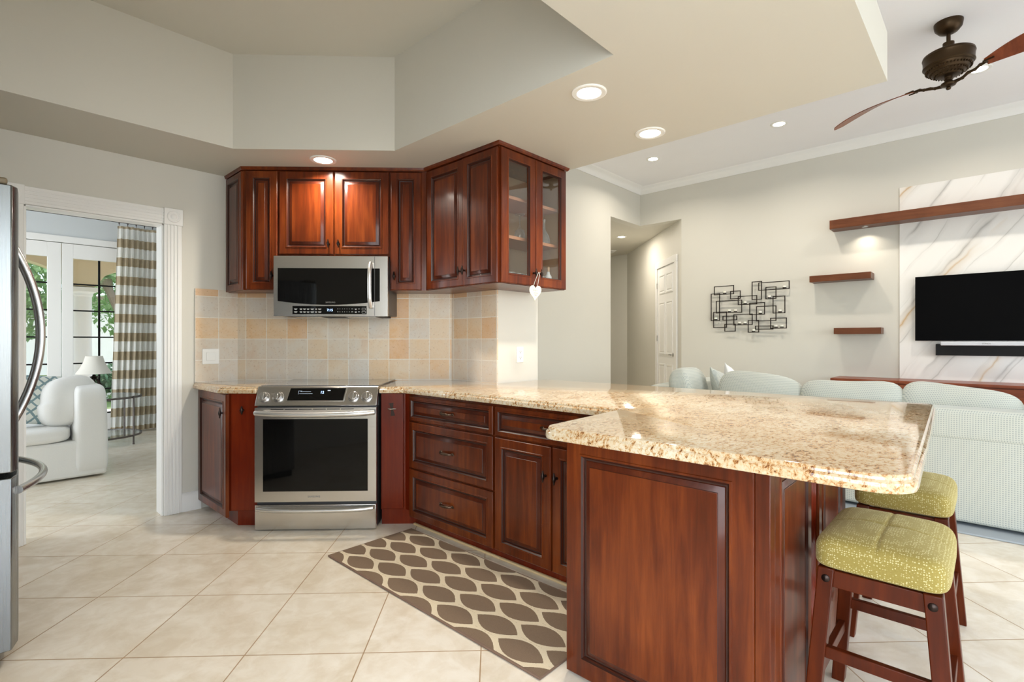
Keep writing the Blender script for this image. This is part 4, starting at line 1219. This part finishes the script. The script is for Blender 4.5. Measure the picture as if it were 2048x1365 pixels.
# ------------------------------------------------------------------ bar stools
def stool():
    t = thing('bar_stool', 'nearer counter stool with tufted olive dotted saddle seat and dark wood legs', 'stool', (1.925, .235, 0), 0, 'counter stools at the peninsula')
    W, D = .425, .315

    def f(p):
        x, y, z = p; h2 = .048
        if z > 0:
            q = z / h2; k = 1 - .075 * q ** 2.2; rx = abs(x) / (W / 2); ry = abs(y) / (D / 2)
            x *= k; y *= 1 - .13 * q ** 2.2
            z += q * (.018 * (1 - rx ** 2.4) * (1 - ry ** 2.4) + .007 * rx ** 2 - .006)
            z -= q * (.0035 * math.exp(-(x / .0045) ** 2) + .0035 * math.exp(-(y / .0045) ** 2) + .004 * math.exp(-((x / .03) ** 2 + (y / .03) ** 2)))
        return Vector((x, y, z))
    rbox(W, D, .096, 7.5, 64, f, T(0, 0, .583)).build('seat', DOTS, t, 0, 60)
    top, bot = .535, 0.0
    q = {}
    for sx in (-1, 1):
        for sy in (-1, 1):
            a = Vector((sx * .172, sy * .122, top)); b = Vector((sx * .208, sy * .165, bot)); q[sx, sy] = (a, b)
            hw = .021
            mb = MB(); rings = []
            for p, k in ((b, .9), (a, 1.0)): rings.append([(p.x + dx * hw * k, p.y + dy * hw * k, p.z) for dx, dy in ((-1, -1), (1, -1), (1, 1), (-1, 1))])
            lg = mb.loft(rings).build('leg', STOOLW, t, .003)
            MB().lathe([(.011, 0), (.011, .003), (.007, .006), (0, .007)], 14, 0, T(a.x - .022 if sx < 0 else a.x + .022, a.y, top - .03) @ RY(-PI / 2 if sx < 0 else PI / 2)).build('bolt_cap', BRONZE, lg)

    def at(k, z):
        a, b = q[k]; return b.lerp(a, z / top)

    def bar(k1, k2, z, w, h, nm):
        a, b = at(k1, z), at(k2, z); d = (b - a).normalized(); MB().rail([a + d * .018, b - d * .018], w, h).build(nm, STOOLW, t, .002)
    for k1, k2 in (((-1, -1), (1, -1)), ((-1, 1), (1, 1)), ((-1, -1), (-1, 1)), ((1, -1), (1, 1))): bar(k1, k2, .505, .022, .05, 'apron')
    bar((-1, -1), (-1, 1), .29, .02, .034, 'stretcher'); bar((1, -1), (1, 1), .29, .02, .034, 'stretcher')
    bar((-1, -1), (1, -1), .21, .02, .034, 'stretcher'); bar((-1, 1), (1, 1), .21, .02, .034, 'stretcher')
    return t


s1 = stool()
s2 = dup(s1, (2.69, .262, 0), 0, 'farther counter stool half hidden by the granite corner, olive dotted seat')

# ------------------------------------------------------------------ TV wall
t = thing('floating_shelf', 'long dark wood floating shelf with a small light, running above the TV', 'shelf', (EX, 1.455, 2.565))
B(-.25, -.023, -3.1, 0, 0, .108).build('board', SHELFW, t, .002)
MB().lathe([(.034, 0), (.034, -.004), (.028, -.006)], 24, 0, T(-.135, -.345, 0)).build('puck_light_ring', CHROME, t)
MB().lathe([(.027, -.001), (.027, -.0055), (0, -.0055)], 24, 0, T(-.135, -.345, 0)).build('puck_light_lens', LAMP, t)
light('puck_glow', 'AREA', (-.135, -.345, -.012), 1.0, (1.0, .88, .72), (0, 0, 0), .05, None, t, 2.2)
tag(B(-.23, 0, -.640, 0, 0, .078).build('floating_shelf', SHELFW, None, .002, loc=(EX, 1.678, 1.936)), 'middle-length wood floating shelf between the candle art and the TV, upper of two', 'shelf', 'short floating shelves left of the TV')
tag(B(-.20, 0, -.475, 0, 0, .075).build('floating_shelf', SHELFW, None, .002, loc=(EX, 1.420, 1.284)), 'shortest wood floating shelf, lowest one left of the TV', 'shelf', 'short floating shelves left of the TV')
t = thing('tv', 'large black flat-screen TV mounted on the white marble panel', 'TV', (EX - .03, .640, 1.203))
B(-.075, -.045, -1.30, 0, 0, .722).build('screen', SCREEN, t, .003); B(-.045, .006, -.90, -.40, .18, .55).build('wall_bracket', BLACK, t)
t = thing('soundbar_ledge', 'thin black ledge on the marble directly below the TV', 'shelf', (EX - .024, .458, 1.042))
B(-.10, 0, -.94, 0, 0, .125).build('board', BLACK, t, .002)
t = thing('soundbar', 'slim silver grey soundbar sitting at the foot of the TV', 'speaker', (EX - .125, .415, 1.150))
B(-.04, -.0015, -.86, 0, 0.0, .044).build('body', SILVER, t, .006)
text_mesh('lettering', 'SONOS', .020, GREYINK, t, T(-.0405, -.37, .022) @ RZ(-PI / 2) @ RX(PI / 2))
t = thing('media_console', 'long low reddish wood media console below the TV, behind the sofa', 'console', (7.0, 1.395, 0))
B(.02, .47, -3.4, -.01, .06, .735).build('carcass', CONSOLE, t, .002); B(-.012, .475, -3.42, 0, .735, .765).build('top', CONSOLE, t, .003); B(.06, .44, -3.36, -.05, 0, .06).build('plinth', BLACK, t)
for k in range(6):
    y1 = -.02 - k * .563; B(0, .02, y1 - .553, y1, .07, .56).build('door', CONSOLE, t, .002); B(0, .02, y1 - .553, y1, .57, .725).build('drawer', CONSOLE, t, .002)

# candle wall art
t = thing('candle_wall_sculpture', 'dark metal wall sculpture of overlapping rectangles carrying small candles', 'wall art', (EX - .045, 2.47, 1.65))
RC = [(2.938, 1.983, 2.667, 1.867), (2.715, 1.903, 2.581, 1.797), (2.995, 1.883, 2.873, 1.496), (2.91, 1.772, 2.557, 1.602), (2.609, 1.824, 2.362, 1.709), (2.426, 2.015, 2.303, 1.772), (2.333, 1.992, 1.954, 1.892), (2.244, 1.927, 2.118, 1.771), (2.158, 1.798, 2.012, 1.575), (2.45, 1.723, 2.258, 1.564), (2.365, 1.672, 2.118, 1.475), (2.959, 1.616, 2.775, 1.395), (2.816, 1.553, 2.625, 1.499), (2.794, 1.439, 2.649, 1.339), (2.672, 1.573, 2.425, 1.427), (2.47, 1.483, 2.333, 1.321), (2.379, 1.404, 2.155, 1.361), (2.188, 1.507, 1.994, 1.371)]
for i, (ya, za, yb, zb) in enumerate(RC):
    x = -.012 + .012 * ((i * 7) % 3); g = .0052; mb = MB()
    ya -= 2.47; yb -= 2.47; za -= 1.65; zb -= 1.65
    mb.box(x - g, x + g, yb - g, ya + g, za - g, za + g); mb.box(x - g, x + g, yb - g, ya + g, zb - g, zb + g); mb.box(x - g, x + g, ya - g, ya + g, zb, za); mb.box(x - g, x + g, yb - g, yb + g, zb, za)
    mb.build('rectangle_bar', IRON, t)
CD = [(2.792, 1.870, 'white candle in the wall sculpture, in the top left rectangle'), (2.512, 1.712, 'white candle in the wall sculpture, alone near its centre'), (2.726, 1.606, 'white candle in the wall sculpture, left of the pair at left middle height'),
      (2.643, 1.606, 'white candle in the wall sculpture, right of the pair at left middle height'), (2.919, 1.499, 'white candle in the wall sculpture, at its far left edge'), (2.587, 1.43, 'white candle in the wall sculpture, left of the lower central pair'),
      (2.512, 1.43, 'white candle in the wall sculpture, right of the lower central pair'), (2.312, 1.567, 'white candle in the wall sculpture, right of centre at middle height'), (2.065, 1.578, 'white candle in the wall sculpture, at the right edge at middle height'),
      (2.197, 1.774, 'white candle in the wall sculpture, upper right, below the topmost one'), (2.01, 1.895, 'white candle in the wall sculpture, topmost at the upper right corner'), (2.40, 1.324, 'white candle in the wall sculpture, lowest of all, bottom centre'),
      (2.116, 1.375, 'white candle in the wall sculpture, left of the bottom right pair'), (2.042, 1.375, 'white candle in the wall sculpture, right of the bottom right pair')]
for y, z, lb in CD:
    MB().lathe([(.0, .004), (.022, .004), (.024, .016), (.022, .016), (.020, .008), (0, .008)], 16, 0, T(-.012, y - 2.47, z - 1.65), False).build('candle_cup', IRON, t)
    c = thing('tealight_candle', lb, 'candle', (EX - .057, y, z + .0085), 0, 'candles in the wall sculpture')
    MB().lathe([(.0195, 0), (.0195, .030), (.017, .032), (0, .029)], 16).build('wax', WAX, c); MB().tube([(0, 0, .028), (.001, 0, .036)], .001, 6).build('wick', BLACK, c)

# ------------------------------------------------------------------ ceiling fan
t = thing('ceiling_fan', 'bronze ceiling fan with two long curved wooden blades', 'ceiling fan', (5.204, .247, LIV))
F = FANBR
MB().lathe([(.0, 0), (.090, 0), (.090, -.012), (.084, -.045), (.060, -.075), (.030, -.088), (0, -.09)], 32).build('canopy', F, t)
MB().lathe([(.0135, -.085), (.0135, -.20)], 16).build('downrod', F, t)
mb = MB().lathe([(.0, -.158), (.036, -.158), (.036, -.19), (.06, -.205), (.10, -.222), (.142, -.236), (.158, -.246), (.162, -.262), (.158, -.272), (.156, -.31), (.160, -.330), (.150, -.340), (.0, -.342)], 40)
mb.box(-.006, .006, -.164, -.150, -.33, -.262, 0, RZ(.6)); mb.build('motor_housing', F, t)
mb = MB().lathe([(.0, -.340), (.146, -.340), (.140, -.356), (.128, -.368), (.122, -.380), (.108, -.388), (.098, -.398), (.080, -.404), (.070, -.414), (.044, -.420), (0, -.422)], 40)
for rr, zz, n_, s_ in ((.138, -.362, 40, .010), (.112, -.386, 32, .009), (.086, -.405, 24, .008)):
    for k in range(n_):
        a = 2 * PI * k / n_; mb.lathe([(0, -s_), (s_ * .6, -s_ * .5), (s_ * .7, 0), (s_ * .5, s_ * .6), (0, s_)], 6, 0, T(rr * math.cos(a), rr * math.sin(a), zz))
mb.build('ornate_bowl', F, t)
MB().lathe([(.0, -.418), (.026, -.420), (.024, -.434), (.030, -.440), (.024, -.448), (.028, -.462), (.046, -.468), (.050, -.478), (.044, -.488), (.020, -.492), (.012, -.498), (.017, -.508), (.012, -.518), (0, -.521)], 28).build('hub', F, t)
ba = math.atan2(.795, .405)
for k in range(2):
    Mb = RZ(ba + k * PI)
    ar = [(.042, 0, -.476), (.09, .004, -.470), (.13, -.004, -.452), (.17, .005, -.446), (.205, .0, -.430), (.25, 0, -.424)]
    mb = MB(); mb.tube(ar, [.014, .0105, .012, .010, .0115, .008], 10, 0, False, Mb)
    for p in ar[1:-1]: mb.lathe([(0, -.014), (.010, -.009), (.013, 0), (.010, .009), (0, .014)], 8, 0, Mb @ T(*p))
    mb.tube([(.235, -.028, -.426), (.30, -.024, -.424)], .006, 8, 0, False, Mb); mb.tube([(.235, .028, -.426), (.30, .024, -.424)], .006, 8, 0, False, Mb); mb.tube([(.245, -.03, -.426), (.245, .03, -.426)], .007, 8, 0, False, Mb)
    am = mb.build('blade_arm', F, t)
    up, lo = [], []; n_ = 20; pit = math.radians(-24)
    rings = []
    for i in range(n_ + 1):
        q = i / n_; x = .24 + .70 * q; w = (.030 + .062 * math.sin(min(1, q / .55) * PI / 2) - .050 * max(0, (q - .62) / .38) ** 2.2) if q < 1 else .012
        w = max(w, .012); z = -.424 + .045 * math.sin(q * PI * .62) - .085 * q * q; th = .006; p_ = pit * (1 - .35 * q)
        rings.append([(x, sy * w * math.cos(p_) + sz * math.sin(-p_) * th * .5, z + sy * w * math.sin(p_) + sz * th * .5) for sy, sz in ((-1, -1), (1, -1), (1, 1), (-1, 1))])
    MB().loft(rings, 0, True, True, True, Mb).build('blade', BLADE, t, 0, 40)

# ------------------------------------------------------------------ living room sofa and rug
tag(B(0, 2.75, -3.7, 0, 0.001, .012).build('area_rug', AREARUG, None, .003, loc=(4.25, 2.9, 0)), 'blue-grey area rug under the pale checked sofa', 'rug')
t = thing('sectional_sofa', 'large sectional sofa in pale green and grey checked fabric, seen from behind', 'sofa', (4.39, 2.55, .012))
LB = -3.55
mb = MB(); mb.box(.03, .98, LB + .03, -.03, .035, .30); mb.box(.98, 2.35, -.98, -.03, .035, .30); mb.build('base', CHECK, t, .02)
rbox(.24, -LB, .205, 8, 20, None, T(.12, LB / 2, .648)).build('back_rail', CHECK, t, 0, 60)
B(.008, .215, LB + .004, -.004, .02, .577).build('back_panel', CHECK, t, .022)
rbox(2.0, .24, .205, 8, 20, None, T(1.32, -.12, .648)).build('side_rail', CHECK, t, 0, 60)
B(.30, 2.31, -.215, -.008, .02, .577).build('side_panel', CHECK, t, .022)
for k in range(4): rbox(.78, .80, .19, 5, 12, None, T(.62, LB + .45 + k * .79, .30)).build('seat_cushion', CHECK, t, 0, 60)
for k in range(2): rbox(.66, .72, .19, 5, 12, None, T(1.35 + k * .67, -.60, .30)).build('seat_cushion', CHECK, t, 0, 60)
for x in (.08, .9, 2.25):
    for y in (-.1, LB + .1):
        if x < 1 or y > -.5: B(x - .025, x + .025, y - .025, y + .025, 0, .05).build('foot', BLACK, t)


def back_cushion(x, y, w, rz, z, tilt, seedv, label, h=.52, mat=CHECK, name='sofa_cushion', cat='cushion', grp='back cushions on the sectional sofa', th=.26, sag=.03, roll=0, slope=0.0):
    rnd = random.Random(seedv); a, b, c = rnd.uniform(0, 6), rnd.uniform(0, 6), rnd.uniform(.6, 1.3)

    def f(p):
        u = p.x / (w / 2); v = p.z / (h / 2)
        p = Vector(p)
        p.z += (-sag * (1 - u * u) + slope * u + .008 * math.sin(2.2 * u + a)) * max(0, v)
        p.y *= 1 - .45 * max(0, v) ** 3
        p.y += .012 * math.sin(3.0 * u * c + b) * (v + .3)
        return p
    o = rbox(w, th, h, 4.0, 16, f, RX(tilt)).build(name, mat, None, 0, 70)
    o.location = (x, y, z); o.rotation_euler = (0, roll, rz)
    return tag(o, label, cat, grp)


NP = -PI / 2
back_cushion(4.80, 1.50, .70, NP, .665, -.16, 1, 'pale checked back cushion left of the middle, its near top edge sloping down', .52, sag=.01, slope=-.042)
back_cushion(4.80, .82, .70, NP, .655, -.16, 2, 'squarish pale checked back cushion in front of the media console left end')
back_cushion(4.80, .17, .67, NP, .640, -.18, 3, 'pale checked back cushion above the bare sofa back, high at its left corner', .54, sag=.035, slope=-.045)
back_cushion(4.80, -.53, .68, NP, .645, -.16, 4, 'pale checked back cushion at the right edge of the picture')
back_cushion(4.96, 2.20, .64, 0.15, .70, -.15, 5, 'pale checked back cushion at the far left end of the sofa', .50, sag=.01)
o = pillow(.50, .50, .16, 14).build('throw_pillow', SLIP, None, 0, 70, loc=(5.62, 1.98, .655)); o.rotation_euler = (-.35, .42, .1); tag(o, 'white throw pillow behind the left checked cushions, pointed corner up', 'pillow', 'throw pillows on the sectional sofa')
o = pillow(.46, .46, .15, 14).build('throw_pillow', CHECK, None, 0, 70, loc=(5.18, 1.95, .69)); o.rotation_euler = (-.35, .2, .1); tag(o, 'pale checked throw pillow between the white pillow and the far left cushion', 'pillow', 'throw pillows on the sectional sofa')

# ------------------------------------------------------------------ sitting room furniture
t = thing('slipcovered_sofa', 'white slipcovered sofa in the sitting room beyond the doorway', 'sofa', (.92, 5.79, 0))
SW = -1.85


mb = MB(); mb.box(SW + .02, -.02, .012, .95, .015, .33); mb.build('skirted_base', SLIP, t, .02)
for x in (-.125, SW + .125):
    def fa(p):
        k = .5 + p.z / .79
        return Vector((p.x * (1 - .10 * k * k), p.y + (.03 * k if p.y > 0 else .03 * k * k), p.z))
    rbox(.25, .97, .79, 9, 18, fa, T(x, .475, .41)).build('arm', SLIP, t, 0, 60)
rbox(-SW - .4, .22, .46, 6, 14, None, T(SW / 2, .83, .52)).build('back', SLIP, t, 0, 60)
for k in range(2): rbox((-SW - .50) / 2, .72, .15, 4.5, 14, None, T(-.25 - (-SW - .50) / 4 - k * (-SW - .50) / 2, .345, .395)).build('seat_cushion', SLIP, t, 0, 60)
o = rbox(.42, .25, .44, 2.7, 18, lambda p: Vector((p.x * (1 + .10 * (p.z < 0)), p.y, p.z + .03 * math.sin(7 * p.x)))).build('throw_pillow', SLIP, None, 0, 70, loc=(.665, 6.02, .668)); o.rotation_euler = (-.30, .10, .30); tag(o, 'plump white throw pillow against the arm of the white sofa', 'pillow', 'pillows on the white sofa')
o = pillow(.44, .46, .16, 16).build('throw_pillow', BLUEP, None, 0, 70, loc=(.405, 6.03, .70)); o.rotation_euler = (-.32, .16, .25); tag(o, 'white and blue-grey lattice throw pillow on the white sofa beside the refrigerator handle', 'pillow', 'pillows on the white sofa')
# side table
t = thing('side_table', 'round glass-topped side table with dark iron frame beside the white sofa', 'table', (1.09, 7.62, 0))
RT = .42


def ring(r, z, hw, hh): return [(r - hw, z - hh), (r + hw, z - hh), (r + hw, z + hh), (r - hw, z + hh)]


for z, nm in ((.545, 'top_rim'), (.10, 'shelf_rim')):
    rr = ring(RT, z, .006, .010); rings = [[(r * math.cos(2 * PI * i / 40), r * math.sin(2 * PI * i / 40), zz) for i in range(40)] for r, zz in rr]; rings.append(rings[0])
    MB().loft(rings, 0, True, False, False).build(nm, TIRON, t)
MB().lathe([(0, .552), (RT - .006, .552), (RT - .006, .560), (0, .560)], 40).build('glass_top', TABLEGLASS, t); MB().lathe([(0, .100), (RT - .01, .100), (RT - .01, .106), (0, .106)], 40).build('glass_shelf', TABLEGLASS, t)
for k in range(4): MB().box(RT - .002, RT + .012, -.007, .007, 0, .562, 0, RZ(k * PI / 2 - .82)).lathe([(.011, 0), (.011, .012), (0, .014)], 12, 0, RZ(k * PI / 2 - .82) @ T(RT + .005, 0, 0)).build('leg', TIRON, t)
# table lamp
t = thing('table_lamp', 'table lamp with white bell shade and open dark urn base on the side table', 'lamp', (1.06, 7.60, .5605))
mb = MB().lathe([(.075, 0), (.075, .012), (.03, .02), (.02, .035)], 24).lathe([(.018, .20), (.045, .225), (.02, .235), (.010, .25), (.010, .33)], 20)
for k in range(8):
    a = 2 * PI * k / 8; mb.tube([(.016 * math.cos(a), .016 * math.sin(a), .03), (.062 * math.cos(a), .062 * math.sin(a), .085), (.066 * math.cos(a), .066 * math.sin(a), .13), (.035 * math.cos(a), .035 * math.sin(a), .19), (.016 * math.cos(a), .016 * math.sin(a), .215)], .0065, 6)
mb.build('base', BRONZE, t)
MB().lathe([(.170, .262), (.130, .325), (.098, .395), (.080, .465), (.078, .465), (.096, .395), (.128, .325), (.168, .262)], 36, 0, None, False).build('lamp_shade', SHADE, t)
# curtain with rod and rings
t = thing('curtain', 'floor-length curtain in white and tan horizontal stripes beside the French doors', 'curtain', (1.38, 8.22, 0))
nx, nz = 260, 24; vs_ = []; fs = []
for j in range(nz + 1):
    z = .03 + 2.655 * j / nz; qz = j / nz; x0 = -.075 * (1 - qz) ** 1.2; xw = 1.02 + .075 * (1 - qz)
    for i in range(nx + 1):
        u = i / nx; ph = u * 2 * PI * 18; amp = .030 + .010 * math.sin(7 * u + 2 * qz)
        pinch = 1 - .45 * max(0, (qz - .93) / .07)
        vs_.append((x0 + xw * u + .007 * math.sin(ph * 2 + qz), amp * pinch * math.sin(ph + .5 * math.sin(3.0 * qz + 5 * u)) + .018 * math.sin(u * 19 + qz * 2), z))
for j in range(nz):
    for i in range(nx):
        a = j * (nx + 1) + i; fs.append((a, a + 1, a + nx + 2, a + nx + 1))
MB().add(vs_, fs).build('fabric', CURT, t, 0, 80, normals=False)
t = thing('curtain_rod', 'dark curtain rod with small rings above the striped curtain', 'curtain rod', (.9, 8.22, 2.738))
MB().tube([(-1.7, 0, 0), (1.55, 0, 0)], .014, 10).build('rod', BRONZE, t)
for k in range(12):
    pts = [(.50 + k * .0905, .024 * math.cos(2 * PI * i / 16), -.008 + .024 * math.sin(2 * PI * i / 16)) for i in range(16)]
    MB().tube(pts, .0035, 6, 0, True).tube([(.50 + k * .0905, 0, -.03), (.50 + k * .0905, 0, -.05)], .003, 6).build('ring', BRONZE, t)
for x in (-1.6, 1.45): MB().tube([(x, 0, 0), (x, .19, 0)], .010, 8).build('bracket', BRONZE, t)
